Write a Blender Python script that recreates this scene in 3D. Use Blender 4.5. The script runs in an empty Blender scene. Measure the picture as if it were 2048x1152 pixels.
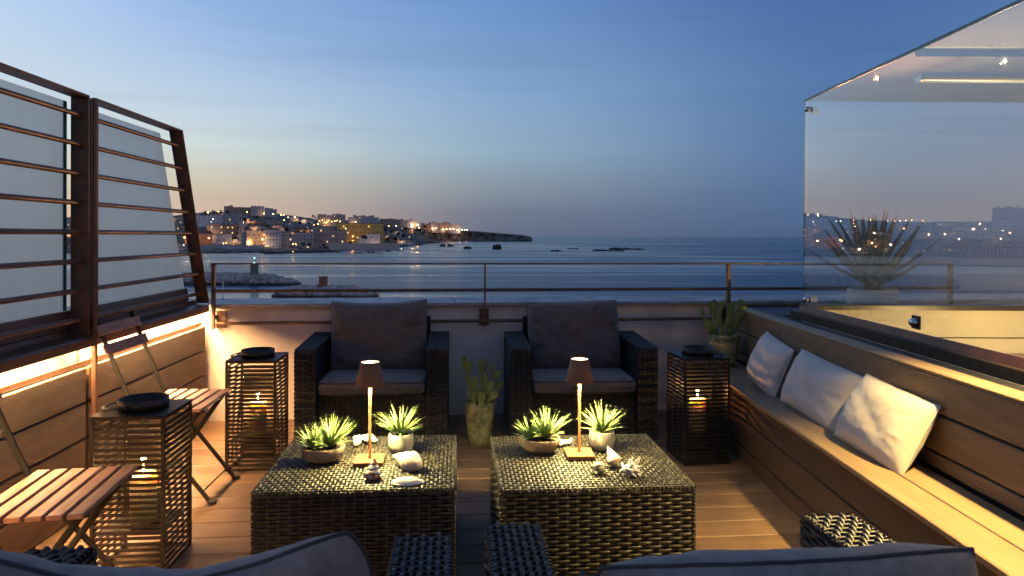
import bpy, math, random
import numpy as np
from mathutils import Matrix, Vector, noise

random.seed(7)
R = math.radians
sc = bpy.context.scene
COL = sc.collection

# ------------------------------------------------------------------ camera
EYE = 1.25
ROLL, PITCH = .005, .005
cam_data = bpy.data.cameras.new('camera')
cam = bpy.data.objects.new('camera', cam_data)
COL.objects.link(cam)
sc.camera = cam
cam_data.lens = 24
cam_data.sensor_width = 36
cam_data.shift_y = -.0477
cam_data.clip_start = .05
cam_data.clip_end = 60000
cam_data.dof.use_dof = True
cam_data.dof.focus_distance = 3.0
cam_data.dof.aperture_fstop = 7.1
_f = Vector((0, math.cos(PITCH), -math.sin(PITCH)))
_r = Vector((1, 0, 0))
_u = _r.cross(_f)
_r2 = math.cos(ROLL) * _r + math.sin(ROLL) * _u
_u2 = -math.sin(ROLL) * _r + math.cos(ROLL) * _u
cam.matrix_world = Matrix(((_r2.x, _u2.x, -_f.x, 0), (_r2.y, _u2.y, -_f.y, 0), (_r2.z, _u2.z, -_f.z, EYE), (0, 0, 0, 1)))

# ------------------------------------------------------------------ dusk sky
def lin(c):
    return tuple(((v / 255) / 12.92 if v / 255 <= .04045 else ((v / 255 + .055) / 1.055) ** 2.4) for v in c) + (1,)

world = bpy.data.worlds.new('World')
sc.world = world
world.use_nodes = True
wt = world.node_tree
for n in list(wt.nodes):
    wt.nodes.remove(n)
def wn(t, **k):
    n = wt.nodes.new(t)
    for a, b in k.items():
        setattr(n, a, b)
    return n
wl = wt.links.new
wout = wn('ShaderNodeOutputWorld'); wbg = wn('ShaderNodeBackground'); wbg.inputs[1].default_value = .93
wl(wbg.outputs[0], wout.inputs[0])
tc = wn('ShaderNodeTexCoord')
sep = wn('ShaderNodeSeparateXYZ'); wl(tc.outputs['Generated'], sep.inputs[0])
asin = wn('ShaderNodeMath', operation='ARCSINE'); wl(sep.outputs[2], asin.inputs[0])
elev = wn('ShaderNodeMapRange'); elev.inputs[1].default_value = R(-2); elev.inputs[2].default_value = R(90)
wl(asin.outputs[0], elev.inputs[0])
comb = wn('ShaderNodeCombineXYZ'); wl(sep.outputs[0], comb.inputs[0]); wl(sep.outputs[1], comb.inputs[1])
nrm = wn('ShaderNodeVectorMath', operation='NORMALIZE'); wl(comb.outputs[0], nrm.inputs[0])
dot = wn('ShaderNodeVectorMath', operation='DOT_PRODUCT'); wl(nrm.outputs[0], dot.inputs[0])
dot.inputs[1].default_value = (math.sin(R(-60)), math.cos(R(-60)), 0)
acos = wn('ShaderNodeMath', operation='ARCCOSINE'); wl(dot.outputs['Value'], acos.inputs[0])
azr = wn('ShaderNodeMapRange'); azr.inputs[1].default_value = 0; azr.inputs[2].default_value = math.pi
wl(acos.outputs[0], azr.inputs[0])
def ramp(stops, inp, mode='LINEAR'):
    n = wn('ShaderNodeValToRGB'); cr = n.color_ramp; cr.interpolation = mode
    while len(cr.elements) > 1:
        cr.elements.remove(cr.elements[-1])
    cr.elements[0].position = stops[0][0]; cr.elements[0].color = stops[0][1]
    for p, c in stops[1:]:
        e = cr.elements.new(p); e.color = c
    wl(inp, n.inputs[0])
    return n
def E_(d): return (d + 2) / 92
glow = ramp([(E_(-2), lin((222, 182, 150))), (E_(0), lin((224, 190, 160))), (E_(1.8), lin((222, 198, 170))), (E_(3.4), lin((218, 207, 184))), (E_(6), lin((211, 216, 212))), (E_(9), lin((207, 219, 228))),
             (E_(12.5), lin((198, 216, 234))), (E_(17), lin((184, 211, 246))), (E_(30), lin((140, 172, 222))), (E_(90), lin((80, 108, 160)))], elev.outputs[0])
cool = ramp([(E_(-2), lin((66, 88, 122))), (E_(0), lin((72, 94, 128))), (E_(1), lin((77, 102, 139))), (E_(5), lin((84, 114, 155))), (E_(12), lin((84, 119, 168))),
             (E_(19), lin((70, 105, 162))), (E_(32), lin((66, 98, 152))), (E_(90), lin((66, 92, 142)))], elev.outputs[0])
near = ramp([(E_(-2), lin((214, 178, 150))), (E_(0), lin((212, 180, 155))), (E_(2.3), lin((206, 182, 163))), (E_(3.9), lin((205, 193, 173))), (E_(6.6), lin((205, 217, 215))), (E_(9.7), lin((189, 208, 226))), (E_(12), lin((174, 198, 226))),
             (E_(14), lin((160, 190, 226))), (E_(17.2), lin((144, 178, 224))), (E_(30), lin((116, 152, 206))), (E_(90), lin((76, 104, 156)))], elev.outputs[0])
mid = ramp([(E_(-2), lin((98, 106, 128))), (E_(0), lin((101, 109, 131))), (E_(1.65), lin((112, 120, 139))), (E_(4.2), lin((136, 149, 161))), (E_(7.1), lin((146, 174, 195))), (E_(11.2), lin((137, 170, 205))),
            (E_(15.2), lin((121, 157, 202))), (E_(18.6), lin((112, 149, 202))), (E_(30), lin((90, 126, 184))), (E_(90), lin((72, 99, 150)))], elev.outputs[0])
def az_mix(a, b, d0, d1, m='SMOOTHSTEP'):
    r_ = wn('ShaderNodeMapRange'); r_.interpolation_type = m; r_.inputs[1].default_value = R(d0); r_.inputs[2].default_value = R(d1); wl(acos.outputs[0], r_.inputs[0])
    x = wn('ShaderNodeMixRGB'); wl(r_.outputs[0], x.inputs[0]); wl(a.outputs[0], x.inputs[1]); wl(b.outputs[0], x.inputs[2]); return x
mixs = az_mix(az_mix(az_mix(glow, near, 16, 40), mid, 33, 61), cool, 53, 88)
anti = ramp([(E_(-2), lin((80, 88, 118))), (E_(0), lin((124, 124, 148))), (E_(6), lin((166, 152, 172))), (E_(12), lin((158, 160, 190))), (E_(20), lin((132, 150, 190))), (E_(32), lin((104, 126, 172))), (E_(90), lin((70, 96, 146)))], elev.outputs[0])  # unseen sky behind the camera, brightened to add fill on the terrace
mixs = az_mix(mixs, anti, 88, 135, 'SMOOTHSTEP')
# faint long streaks of thin cloud
mp = wn('ShaderNodeMapping'); mp.inputs['Scale'].default_value = (1.1, 1.1, 22); wl(tc.outputs['Generated'], mp.inputs[0])
ns = wn('ShaderNodeTexNoise'); ns.inputs['Scale'].default_value = 2.2; ns.inputs['Detail'].default_value = 5; ns.inputs['Roughness'].default_value = .5
wl(mp.outputs[0], ns.inputs[0])
nr = wn('ShaderNodeMapRange'); nr.inputs[1].default_value = .52; nr.inputs[2].default_value = .75; nr.inputs[3].default_value = 1; nr.inputs[4].default_value = .93
wl(ns.outputs[0], nr.inputs[0])
sun_r = wn('ShaderNodeMapRange'); sun_r.interpolation_type = 'SMOOTHSTEP'; sun_r.inputs[1].default_value = R(22); sun_r.inputs[2].default_value = 0; sun_r.inputs[3].default_value = 1; sun_r.inputs[4].default_value = 1.35
wl(acos.outputs[0], sun_r.inputs[0])
sunm = wn('ShaderNodeMixRGB', blend_type='MULTIPLY'); sunm.inputs[0].default_value = 1; wl(mixs.outputs[0], sunm.inputs[1]); wl(sun_r.outputs[0], sunm.inputs[2]); mixs = sunm
mul = wn('ShaderNodeMixRGB', blend_type='MULTIPLY'); mul.inputs[0].default_value = 1
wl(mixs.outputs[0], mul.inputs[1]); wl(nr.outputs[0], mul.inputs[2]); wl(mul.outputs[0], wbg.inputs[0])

sc.view_settings.view_transform = 'Standard'
sc.view_settings.look = 'None'
sc.view_settings.exposure = .15
sc.view_settings.gamma = 1
sc.view_settings.use_curve_mapping = False
sc.render.engine = 'CYCLES'
sc.cycles.use_denoising = True
sc.cycles.max_bounces = 8
sc.cycles.diffuse_bounces = 4
sc.cycles.glossy_bounces = 3
sc.cycles.transparent_max_bounces = 16
sc.cycles.sample_clamp_indirect = 4
sc.cycles.caustics_reflective = False
sc.cycles.caustics_refractive = False

# ------------------------------------------------------------------ helpers
def bases():
    return np.array(_r2), np.array(_u2), np.array(_f)
PPY = 471.5 + 1365 * math.tan(PITCH)
def horizon_row(px): return 471.5 + .005 * (px - 1024)

class Geo:
    def __init__(s): s.v = []; s.f = []; s.sm = []
    def add(s, verts, faces, smooth=False):
        o = len(s.v); s.v.extend([tuple(map(float, v)) for v in verts]); s.f.extend([tuple(i + o for i in f) for f in faces]); s.sm.extend([smooth] * len(faces))
    def box(s, c, size, rot=None, ch=0.0):
        hx, hy, hz = size[0] / 2, size[1] / 2, size[2] / 2
        pts = [(x, y, z) for x in (-hx, hx) for y in (-hy, hy) for z in (-hz, hz)]
        fs = [(0, 1, 3, 2), (4, 6, 7, 5), (0, 4, 5, 1), (2, 3, 7, 6), (0, 2, 6, 4), (1, 5, 7, 3)]
        m = rot if rot is not None else Matrix.Identity(3)
        s.add([Vector(c) + m @ Vector(p) for p in pts], fs)
    def chbox(s, c, size, ch, rot=None):
        # box with all edges chamfered
        h = [v / 2 for v in size]; m = rot if rot is not None else Matrix.Identity(3)
        pts = []; idx = {}
        for sx in (-1, 1):
            for sy in (-1, 1):
                for sz in (-1, 1):
                    for a in range(3):
                        p = [sx * (h[0] - ch), sy * (h[1] - ch), sz * (h[2] - ch)]
                        p[a] = (sx, sy, sz)[a] * h[a]
                        idx[(sx, sy, sz, a)] = len(pts); pts.append(p)
        fs = []
        I = lambda *k: idx[k]
        for a in range(3):
            b, c2 = (a + 1) % 3, (a + 2) % 3
            for sg in (-1, 1):
                def K(sb, s2, ax):
                    t = [0, 0, 0]; t[a] = sg; t[b] = sb; t[c2] = s2
                    return idx[(t[0], t[1], t[2], ax)]
                q = [K(-1, -1, a), K(1, -1, a), K(1, 1, a), K(-1, 1, a)]
                fs.append(tuple(q if sg > 0 else q[::-1]))
            for sb in (-1, 1):
                for s2 in (-1, 1):
                    def K2(sa, ax):
                        t = [0, 0, 0]; t[a] = sa; t[b] = sb; t[c2] = s2
                        return idx[(t[0], t[1], t[2], ax)]
                    q = [K2(-1, b), K2(1, b), K2(1, c2), K2(-1, c2)]
                    fs.append(tuple(q if sb * s2 > 0 else q[::-1]))
        for sx in (-1, 1):
            for sy in (-1, 1):
                for sz in (-1, 1):
                    q = [idx[(sx, sy, sz, k)] for k in range(3)]
                    fs.append(tuple(q if sx * sy * sz > 0 else q[::-1]))
        s.add([Vector(c) + m @ Vector(p) for p in pts], fs)
    def tube(s, path, rad, k=8, closed=False, cap=True, up=None, flat=1.0):
        n = len(path); P = [Vector(p) for p in path]
        rr = rad if isinstance(rad, (list, tuple)) else [rad] * n
        vs = []; prev = None
        for i in range(n):
            if closed: t = P[(i + 1) % n] - P[i - 1]
            else: t = P[min(i + 1, n - 1)] - P[max(i - 1, 0)]
            if t.length < 1e-9: t = Vector((0, 0, 1))
            t.normalize()
            if prev is None:
                a = Vector(up) if up else (Vector((0, 0, 1)) if abs(t.z) < .9 else Vector((1, 0, 0)))
            else: a = prev
            a = (a - t * a.dot(t))
            if a.length < 1e-6: a = t.orthogonal()
            a.normalize(); prev = a
            b = t.cross(a)
            for j in range(k):
                an = 2 * math.pi * j / k
                vs.append(P[i] + (a * math.cos(an) * flat + b * math.sin(an)) * rr[i])
        fs = []
        for i in range(n if closed else n - 1):
            i2 = (i + 1) % n
            for j in range(k):
                fs.append((i * k + j, i * k + (j + 1) % k, i2 * k + (j + 1) % k, i2 * k + j))
        s.add(vs, fs, True)
        if cap and not closed:
            s.add(vs[:k], [tuple(range(k))[::-1]]); s.add(vs[-k:], [tuple(range(k))])
    def lathe(s, prof, segs=24, c=(0, 0, 0), smooth=True, wob=None):
        vs = []
        for (r, z) in prof:
            for j in range(segs):
                a = 2 * math.pi * j / segs
                q = r * (wob(a, z) if wob else 1)
                vs.append((c[0] + q * math.cos(a), c[1] + q * math.sin(a), c[2] + z))
        fs = []
        for i in range(len(prof) - 1):
            for j in range(segs):
                fs.append((i * segs + j, i * segs + (j + 1) % segs, (i + 1) * segs + (j + 1) % segs, (i + 1) * segs + j))
        s.add(vs, fs, smooth)
    def prism(s, prof, p0, ax, bx, lx, length):
        # closed profile (a, b) in the plane ax, bx extruded along lx
        p0, ax, bx, lx = map(Vector, (p0, ax, bx, lx)); n = len(prof)
        vs = [p0 + ax * a + bx * b for a, b in prof] + [p0 + ax * a + bx * b + lx * length for a, b in prof]
        fs = [(i, (i + 1) % n, n + (i + 1) % n, n + i) for i in range(n)] + [tuple(range(n))[::-1], tuple(range(n, 2 * n))]
        s.add(vs, fs)
    def arrays(s, V, F, smooth=True):
        o = len(s.v); s.v.extend(map(tuple, V.tolist())); s.f.extend(map(tuple, (F + o).tolist())); s.sm.extend([smooth] * len(F))
    def mesh(s, name, mat):
        me = bpy.data.meshes.new(name)
        me.from_pydata(s.v, [], s.f)
        me.polygons.foreach_set('use_smooth', s.sm)
        if mat: me.materials.append(mat)
        me.update()
        return me
    def build(s, name, mat, parent=None, **k):
        return put(name, s.mesh(name, mat), parent, **k)

def put(name, me, parent=None, loc=None, rz=None, mw=None, label=None, cat=None, group=None, kind=None):
    o = bpy.data.objects.new(name, me); COL.objects.link(o)
    if mw is not None: o.matrix_basis = mw
    if loc is not None: o.location = loc
    if rz is not None: o.rotation_euler = (0, 0, rz)
    if parent is not None: o.parent = parent
    tag(o, label, cat, group, kind)
    return o
def tag(o, label=None, cat=None, group=None, kind=None):
    if label: o['label'] = label
    if cat: o['category'] = cat
    if group: o['group'] = group
    if kind: o['kind'] = kind
    return o
def thing(name, label, cat, loc=(0, 0, 0), rz=0, group=None):
    return put(name, None, None, loc=loc, rz=rz, label=label, cat=cat, group=group)
def struct(name, geo, mat, parent=None):
    o = geo.build(name, mat, parent); o['kind'] = 'structure'; return o
def dup(root, label=None, loc=None, rz=None, skip=()):
    r = root.copy(); COL.objects.link(r)
    if label: r['label'] = label
    if loc is not None: r.location = loc
    if rz is not None: r.rotation_euler = (0, 0, rz)
    for ch in list(root.children):
        if ch.name.split('.')[0] in skip: continue
        c = ch.copy(); COL.objects.link(c); c.parent = r
        for gc in list(ch.children):
            d = gc.copy(); COL.objects.link(d); d.parent = c
    return r
_cache = {}
def board_mesh(lx, ly, lz, mat, ch=.0025):
    k = (round(lx, 4), round(ly, 4), round(lz, 4), mat.name, ch)
    if k not in _cache:
        q = Geo(); q.chbox((0, 0, 0), (lx, ly, lz), ch); _cache[k] = q.mesh('board', mat)
    return _cache[k]
def frame_m(c, ax, ay):
    ax = Vector(ax).normalized(); ay = Vector(ay); ay = (ay - ax * ay.dot(ax)).normalized(); az = ax.cross(ay)
    return Matrix(((ax.x, ay.x, az.x, c[0]), (ax.y, ay.y, az.y, c[1]), (ax.z, ay.z, az.z, c[2]), (0, 0, 0, 1)))

# ------------------------------------------------------------------ materials
def newmat(name):
    m = bpy.data.materials.new(name); m.use_nodes = True
    nt = m.node_tree
    for n in list(nt.nodes): nt.nodes.remove(n)
    out = nt.nodes.new('ShaderNodeOutputMaterial')
    def N(t, **k):
        n = nt.nodes.new(t)
        for a, b in k.items(): setattr(n, a, b)
        return n
    return m, nt, out, N
def setin(n, **k):
    for a, b in k.items():
        n.inputs[a.replace('_', ' ')].default_value = b
def pmat(name, col, rough=.6, metal=0.0, spec=.5, var=.12, nscale=6.0, nstretch=(1, 1, 1), bump=.0, bscale=60.0, bstretch=(1, 1, 1), groove=None, rand=.0, coat=0.0, col2=None, mixlo=.35, mixhi=.65, sss=0.0, sheen=0.0, coord='Object', bdist=.002):
    """principled material with noise colour variation, fine relief and optional reeded grooves (axis, pitch, depth)"""
    m, nt, out, N = newmat(name); L = nt.links.new
    b = N('ShaderNodeBsdfPrincipled'); L(b.outputs[0], out.inputs[0])
    tcn = N('ShaderNodeTexCoord'); co = tcn.outputs[coord]
    mp1 = N('ShaderNodeMapping'); mp1.inputs['Scale'].default_value = nstretch; L(co, mp1.inputs[0])
    oi = N('ShaderNodeObjectInfo')
    add = N('ShaderNodeVectorMath', operation='ADD'); L(mp1.outputs[0], add.inputs[0])
    sc_ = N('ShaderNodeMath', operation='MULTIPLY'); sc_.inputs[1].default_value = 37.0; L(oi.outputs['Random'], sc_.inputs[0]); L(sc_.outputs[0], add.inputs[1])
    nz = N('ShaderNodeTexNoise'); setin(nz, Scale=nscale, Detail=5.0, Roughness=.6); L(add.outputs[0], nz.inputs[0])
    c2 = col2 if col2 else tuple(c * (1 - var * 2.2) for c in col)
    mr = N('ShaderNodeMapRange'); setin(mr, From_Min=mixlo, From_Max=mixhi); L(nz.outputs[0], mr.inputs[0])
    mix = N('ShaderNodeMixRGB'); mix.inputs[1].default_value = (*[c * (1 + var * .6) for c in col], 1) if not col2 else (*col, 1); mix.inputs[2].default_value = (*c2, 1)
    L(mr.outputs[0], mix.inputs[0]); cur = mix.outputs[0]
    if rand:
        r1 = N('ShaderNodeMapRange'); setin(r1, To_Min=1 - rand, To_Max=1 + rand); L(oi.outputs['Random'], r1.inputs[0])
        mm = N('ShaderNodeMixRGB', blend_type='MULTIPLY'); mm.inputs[0].default_value = 1; L(cur, mm.inputs[1]); L(r1.outputs[0], mm.inputs[2]); cur = mm.outputs[0]
    L(cur, b.inputs['Base Color'])
    rr = N('ShaderNodeMapRange'); setin(rr, To_Min=max(rough - .08, .02), To_Max=min(rough + .1, 1)); L(nz.outputs[0], rr.inputs[0]); L(rr.outputs[0], b.inputs['Roughness'])
    setin(b, Metallic=metal); b.inputs['Specular IOR Level'].default_value = spec
    if coat: b.inputs['Coat Weight'].default_value = coat
    if sheen: b.inputs['Sheen Weight'].default_value = sheen
    if sss:
        b.inputs['Subsurface Weight'].default_value = sss; b.inputs['Subsurface Radius'].default_value = (.05, .034, .016); b.inputs['Subsurface Scale'].default_value = 1
    nrm_in = None
    if bump:
        mp2 = N('ShaderNodeMapping'); mp2.inputs['Scale'].default_value = bstretch; L(co, mp2.inputs[0])
        n2 = N('ShaderNodeTexNoise'); setin(n2, Scale=bscale, Detail=4.0); L(mp2.outputs[0], n2.inputs[0])
        bp = N('ShaderNodeBump'); setin(bp, Strength=bump, Distance=bdist); L(n2.outputs[0], bp.inputs['Height']); nrm_in = bp.outputs[0]
    if groove:
        ax, pitch, depth = groove
        sp = N('ShaderNodeSeparateXYZ'); L(co, sp.inputs[0])
        k = N('ShaderNodeMath', operation='MULTIPLY'); k.inputs[1].default_value = 2 * math.pi / pitch; L(sp.outputs[ax], k.inputs[0])
        sn = N('ShaderNodeMath', operation='SINE'); L(k.outputs[0], sn.inputs[0])
        pw = N('ShaderNodeMapRange'); setin(pw, From_Min=-.7, From_Max=.2); L(sn.outputs[0], pw.inputs[0])
        bp2 = N('ShaderNodeBump'); setin(bp2, Strength=1.0, Distance=depth); L(pw.outputs[0], bp2.inputs['Height'])
        if nrm_in: L(nrm_in, bp2.inputs['Normal'])
        nrm_in = bp2.outputs[0]
    if nrm_in: L(nrm_in, b.inputs['Normal'])
    return m
def emat(name, col, strength):
    m, nt, out, N = newmat(name)
    e = N('ShaderNodeEmission'); e.inputs[0].default_value = (*col, 1); e.inputs[1].default_value = strength
    nt.links.new(e.outputs[0], out.inputs[0]); return m
def glassmat(name, tint=(.96, .98, .98), boost=1.9, ior=1.5, dirt=.015):
    # clear sheet: one mirror reflection for both faces of the sheet, seen on the face that looks at the viewer
    m, nt, out, N = newmat(name); L = nt.links.new
    tr = N('ShaderNodeBsdfTransparent'); tr.inputs[0].default_value = (*tint, 1)
    gl = N('ShaderNodeBsdfGlossy'); gl.inputs['Roughness'].default_value = .004; gl.inputs[0].default_value = (1, 1, 1, 1)
    fr = N('ShaderNodeFresnel'); fr.inputs[0].default_value = ior
    geo = N('ShaderNodeNewGeometry')
    inv = N('ShaderNodeMath', operation='SUBTRACT'); inv.inputs[0].default_value = 1; L(geo.outputs['Backfacing'], inv.inputs[1])
    mu = N('ShaderNodeMath', operation='MULTIPLY'); L(fr.outputs[0], mu.inputs[0]); L(inv.outputs[0], mu.inputs[1])
    m2 = N('ShaderNodeMath', operation='MULTIPLY'); m2.inputs[1].default_value = boost; m2.use_clamp = True; L(mu.outputs[0], m2.inputs[0])
    mx = N('ShaderNodeMixShader'); L(m2.outputs[0], mx.inputs[0]); L(tr.outputs[0], mx.inputs[1]); L(gl.outputs[0], mx.inputs[2])
    df = N('ShaderNodeBsdfDiffuse'); df.inputs[0].default_value = (.7, .7, .7, 1)
    tcn = N('ShaderNodeTexCoord'); nz = N('ShaderNodeTexNoise'); setin(nz, Scale=3.0, Detail=6.0); L(tcn.outputs['Object'], nz.inputs[0])
    mr = N('ShaderNodeMapRange'); setin(mr, From_Min=.4, From_Max=.8, To_Min=dirt * .3, To_Max=dirt * 2); L(nz.outputs[0], mr.inputs[0])
    mx2 = N('ShaderNodeMixShader'); L(mr.outputs[0], mx2.inputs[0]); L(mx.outputs[0], mx2.inputs[1]); L(df.outputs[0], mx2.inputs[2])
    L(mx2.outputs[0], out.inputs[0]); return m

M = {}
M['deck'] = pmat('composite_deck', (.215, .125, .064), .5, var=.11, nscale=3, nstretch=(1, 6, 6), bump=.25, bscale=120, bstretch=(.15, 1, 1), groove=(1, .0075, .0006), rand=.22, spec=.4)
M['seatboard'] = pmat('composite_seat_board', (.27, .18, .095), .5, var=.09, nscale=4, nstretch=(1, 5, 5), bump=.2, bscale=130, bstretch=(.15, 1, 1), groove=(1, .006, .0005), rand=.14, spec=.4)
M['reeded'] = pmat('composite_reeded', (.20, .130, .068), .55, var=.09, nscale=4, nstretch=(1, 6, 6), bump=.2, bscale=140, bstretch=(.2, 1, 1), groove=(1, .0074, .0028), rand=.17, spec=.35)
M['reeded_red'] = pmat('composite_reeded_red', (.095, .052, .032), .5, var=.09, nscale=4, nstretch=(1, 6, 6), bump=.2, bscale=140, bstretch=(.2, 1, 1), groove=(1, .0074, .0028), rand=.08, spec=.35)  # red-brown front boards, colour also darkened to stand in for missing shade
M['dark'] = pmat('black_gap', (.012, .01, .009), .8)
M['stucco'] = pmat('cream_plaster', (.76, .64, .53), .85, var=.09, nscale=2.2, nstretch=(1.6, 1, .45), bump=.3, bscale=90, bdist=.003)
M['cream'] = pmat('stair_plaster', (.72, .62, .44), .8, var=.04, nscale=2, bump=.2, bscale=70, bdist=.003)
M['coping'] = pmat('pale_stone_coping', (.34, .33, .33), .55, var=.18, nscale=5, bump=.3, bscale=60, rand=.06)
M['steel'] = pmat('brown_painted_steel', (.15, .075, .043), .38, metal=.25, var=.15, nscale=14, bump=.12, bscale=240, bdist=.0008)
M['rust'] = pmat('oxide_red_plate', (.085, .026, .014), .42, metal=.2, var=.2, nscale=9, bump=.15, bscale=120)
M['channel'] = pmat('olive_channel', (.05, .042, .03), .35, metal=.5, var=.15, nscale=6, nstretch=(1, 4, 4))
M['roofing'] = pmat('black_roofing', (.016, .016, .018), .5, var=.2, nscale=8, bump=.4, bscale=80)
M['lantern'] = pmat('bronze_lantern_steel', (.032, .023, .017), .4, metal=.35, var=.1, nscale=12, bump=.1, bscale=260)
M['lantern_dark'] = pmat('dark_lantern_steel', (.022, .018, .015), .42, metal=.35, var=.1, nscale=12, bump=.1, bscale=260)
M['wicker'] = pmat('dark_synthetic_wicker', (.050, .043, .027), .42, var=.25, nscale=24, spec=.5)
M['wickerchair'] = pmat('black_brown_wicker', (.034, .030, .027), .42, var=.25, nscale=24, spec=.5)
M['wickerbody'] = pmat('wicker_underlay', (.012, .010, .009), .8)
M['fabric'] = pmat('taupe_cushion_fabric', (.115, .092, .080), .9, var=.05, nscale=22, bump=.5, bscale=900, bdist=.0006, sheen=.25)
M['seatfabric'] = pmat('grey_seat_fabric', (.12, .10, .09), .9, var=.06, nscale=5, bump=.5, bscale=900, bdist=.0006, sheen=.25)
M['darkfabric'] = pmat('grey_cushion_fabric', (.22, .172, .142), .9, var=.12, nscale=34, bump=.9, bscale=380, bdist=.0012, sheen=.25)
M['piping'] = pmat('cushion_piping', (.05, .043, .042), .9)
M['linen'] = pmat('washed_linen', (.56, .49, .42), .9, var=.05, nscale=7, bump=.6, bscale=500, bdist=.0008, sheen=.2)
M['copper'] = pmat('matt_copper_paint', (.27, .105, .042), .66, metal=.0, spec=.3, var=.04, nscale=20, bump=.1, bscale=400, bdist=.0004)
M['terracotta'] = pmat('washed_clay', (.38, .27, .19), .85, var=.14, nscale=30, bump=.7, bscale=60, bstretch=(1, 1, 3), bdist=.003)
M['concrete'] = pmat('pale_concrete', (.40, .37, .31), .85, var=.1, nscale=16, bump=.4, bscale=50, bdist=.003)
M['leafpot'] = pmat('mossy_ceramic', (.42, .38, .20), .6, var=.3, nscale=22, col2=(.15, .16, .065), bump=.8, bscale=70, bdist=.004)
M['soil'] = pmat('dark_moss_soil', (.035, .028, .016), .95, var=.4, nscale=60, bump=1, bscale=120, bdist=.006)
M['blade'] = pmat('grass_blade', (.44, .55, .20), .5, var=.2, nscale=14, col2=(.26, .40, .10))
M['cactus'] = pmat('cactus_pad', (.15, .215, .04), .5, var=.2, nscale=2.6, col2=(.25, .28, .07), bump=.5, bscale=9, rand=.25, bdist=.03)
M['areole'] = pmat('cactus_areole', (.20, .16, .08), .8)
M['agave'] = pmat('agave_leaf', (.035, .045, .03), .5, var=.2, nscale=10)
M['whitepot'] = pmat('white_planter', (.55, .54, .52), .6, var=.05)
M['shell'] = pmat('pale_shell', (.74, .62, .50), .45, var=.08, nscale=26, nstretch=(1, 1, 4), bump=.3, bscale=60, sss=.15)
M['shellrust'] = pmat('mottled_shell', (.72, .60, .48), .5, nscale=38, col2=(.30, .10, .05), mixlo=.45, mixhi=.58, bump=.4, bscale=60)
M['shelldark'] = pmat('speckled_shell', (.62, .55, .38), .5, nscale=55, col2=(.10, .08, .04), mixlo=.5, mixhi=.6, bump=.4, bscale=60)
M['coral'] = pmat('white_coral', (.80, .74, .62), .7, nscale=20, var=.06, bump=.6, bscale=90, bdist=.002)
M['chrome'] = pmat('polished_steel', (.55, .55, .55), .18, metal=1, var=.03)
M['alu'] = pmat('brushed_aluminium', (.50, .51, .52), .35, metal=.45, var=.03, nscale=4, nstretch=(.3, 9, 9))
M['chairmetal'] = pmat('olive_chair_steel', (.016, .015, .011), .5, metal=.0, spec=.25, var=.1)
M['teak'] = pmat('oiled_wood_slat', (.34, .17, .095), .5, var=.16, nscale=7, nstretch=(1, 8, 8), bump=.3, bscale=90, bstretch=(.1, 1, 1), rand=.1)
M['socket'] = pmat('black_socket', (.02, .02, .02), .4)
M['socketw'] = pmat('socket_frame', (.35, .33, .3), .5)
M['wax'] = pmat('candle_wax', (.95, .80, .50), .5, var=.02, sss=1)
M['flame'] = emat('candle_flame', (1, .55, .16), 60)
M['led'] = emat('led_diffuser', (1, .57, .25), 11.5)
M['lamp_glow'] = emat('lamp_diffuser', (1, .78, .29), 16)
M['glass'] = glassmat('clear_glass', boost=2.5, ior=1.55, dirt=.006)
M['jar'] = glassmat('jar_glass', (.97, .97, .95), 1.6, 1.45, .01)
M['glassedge'] = pmat('glass_edge_teal', (.03, .10, .11), .2, var=.02)

def frostmat():
    m, nt, out, N = newmat('frosted_sheet'); L = nt.links.new
    t = N('ShaderNodeBsdfTranslucent')
    tcn = N('ShaderNodeTexCoord'); mpn = N('ShaderNodeMapping'); mpn.inputs['Scale'].default_value = (1, 3, .6); L(tcn.outputs['Object'], mpn.inputs[0])
    nz = N('ShaderNodeTexNoise'); setin(nz, Scale=3.0, Detail=6.0, Roughness=.65); L(mpn.outputs[0], nz.inputs[0])
    mcol = N('ShaderNodeMixRGB'); mcol.inputs[1].default_value = (.66, .65, .59, 1); mcol.inputs[2].default_value = (.92, .90, .82, 1); L(nz.outputs[0], mcol.inputs[0]); L(mcol.outputs[0], t.inputs[0])
    rf = N('ShaderNodeBsdfPrincipled'); setin(rf, Roughness=.75, IOR=1.35); rf.inputs['Base Color'].default_value = (.55, .55, .51, 1); rf.inputs['Transmission Weight'].default_value = 1
    mx = N('ShaderNodeMixShader'); mx.inputs[0].default_value = .40; L(t.outputs[0], mx.inputs[1]); L(rf.outputs[0], mx.inputs[2])
    gl = N('ShaderNodeBsdfGlossy'); gl.inputs['Roughness'].default_value = .01
    fr = N('ShaderNodeFresnel'); fr.inputs[0].default_value = 1.5
    m3 = N('ShaderNodeMixShader'); L(fr.outputs[0], m3.inputs[0]); L(mx.outputs[0], m3.inputs[1]); L(gl.outputs[0], m3.inputs[2])
    L(m3.outputs[0], out.inputs[0]); return m
M['frost'] = frostmat()

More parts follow.
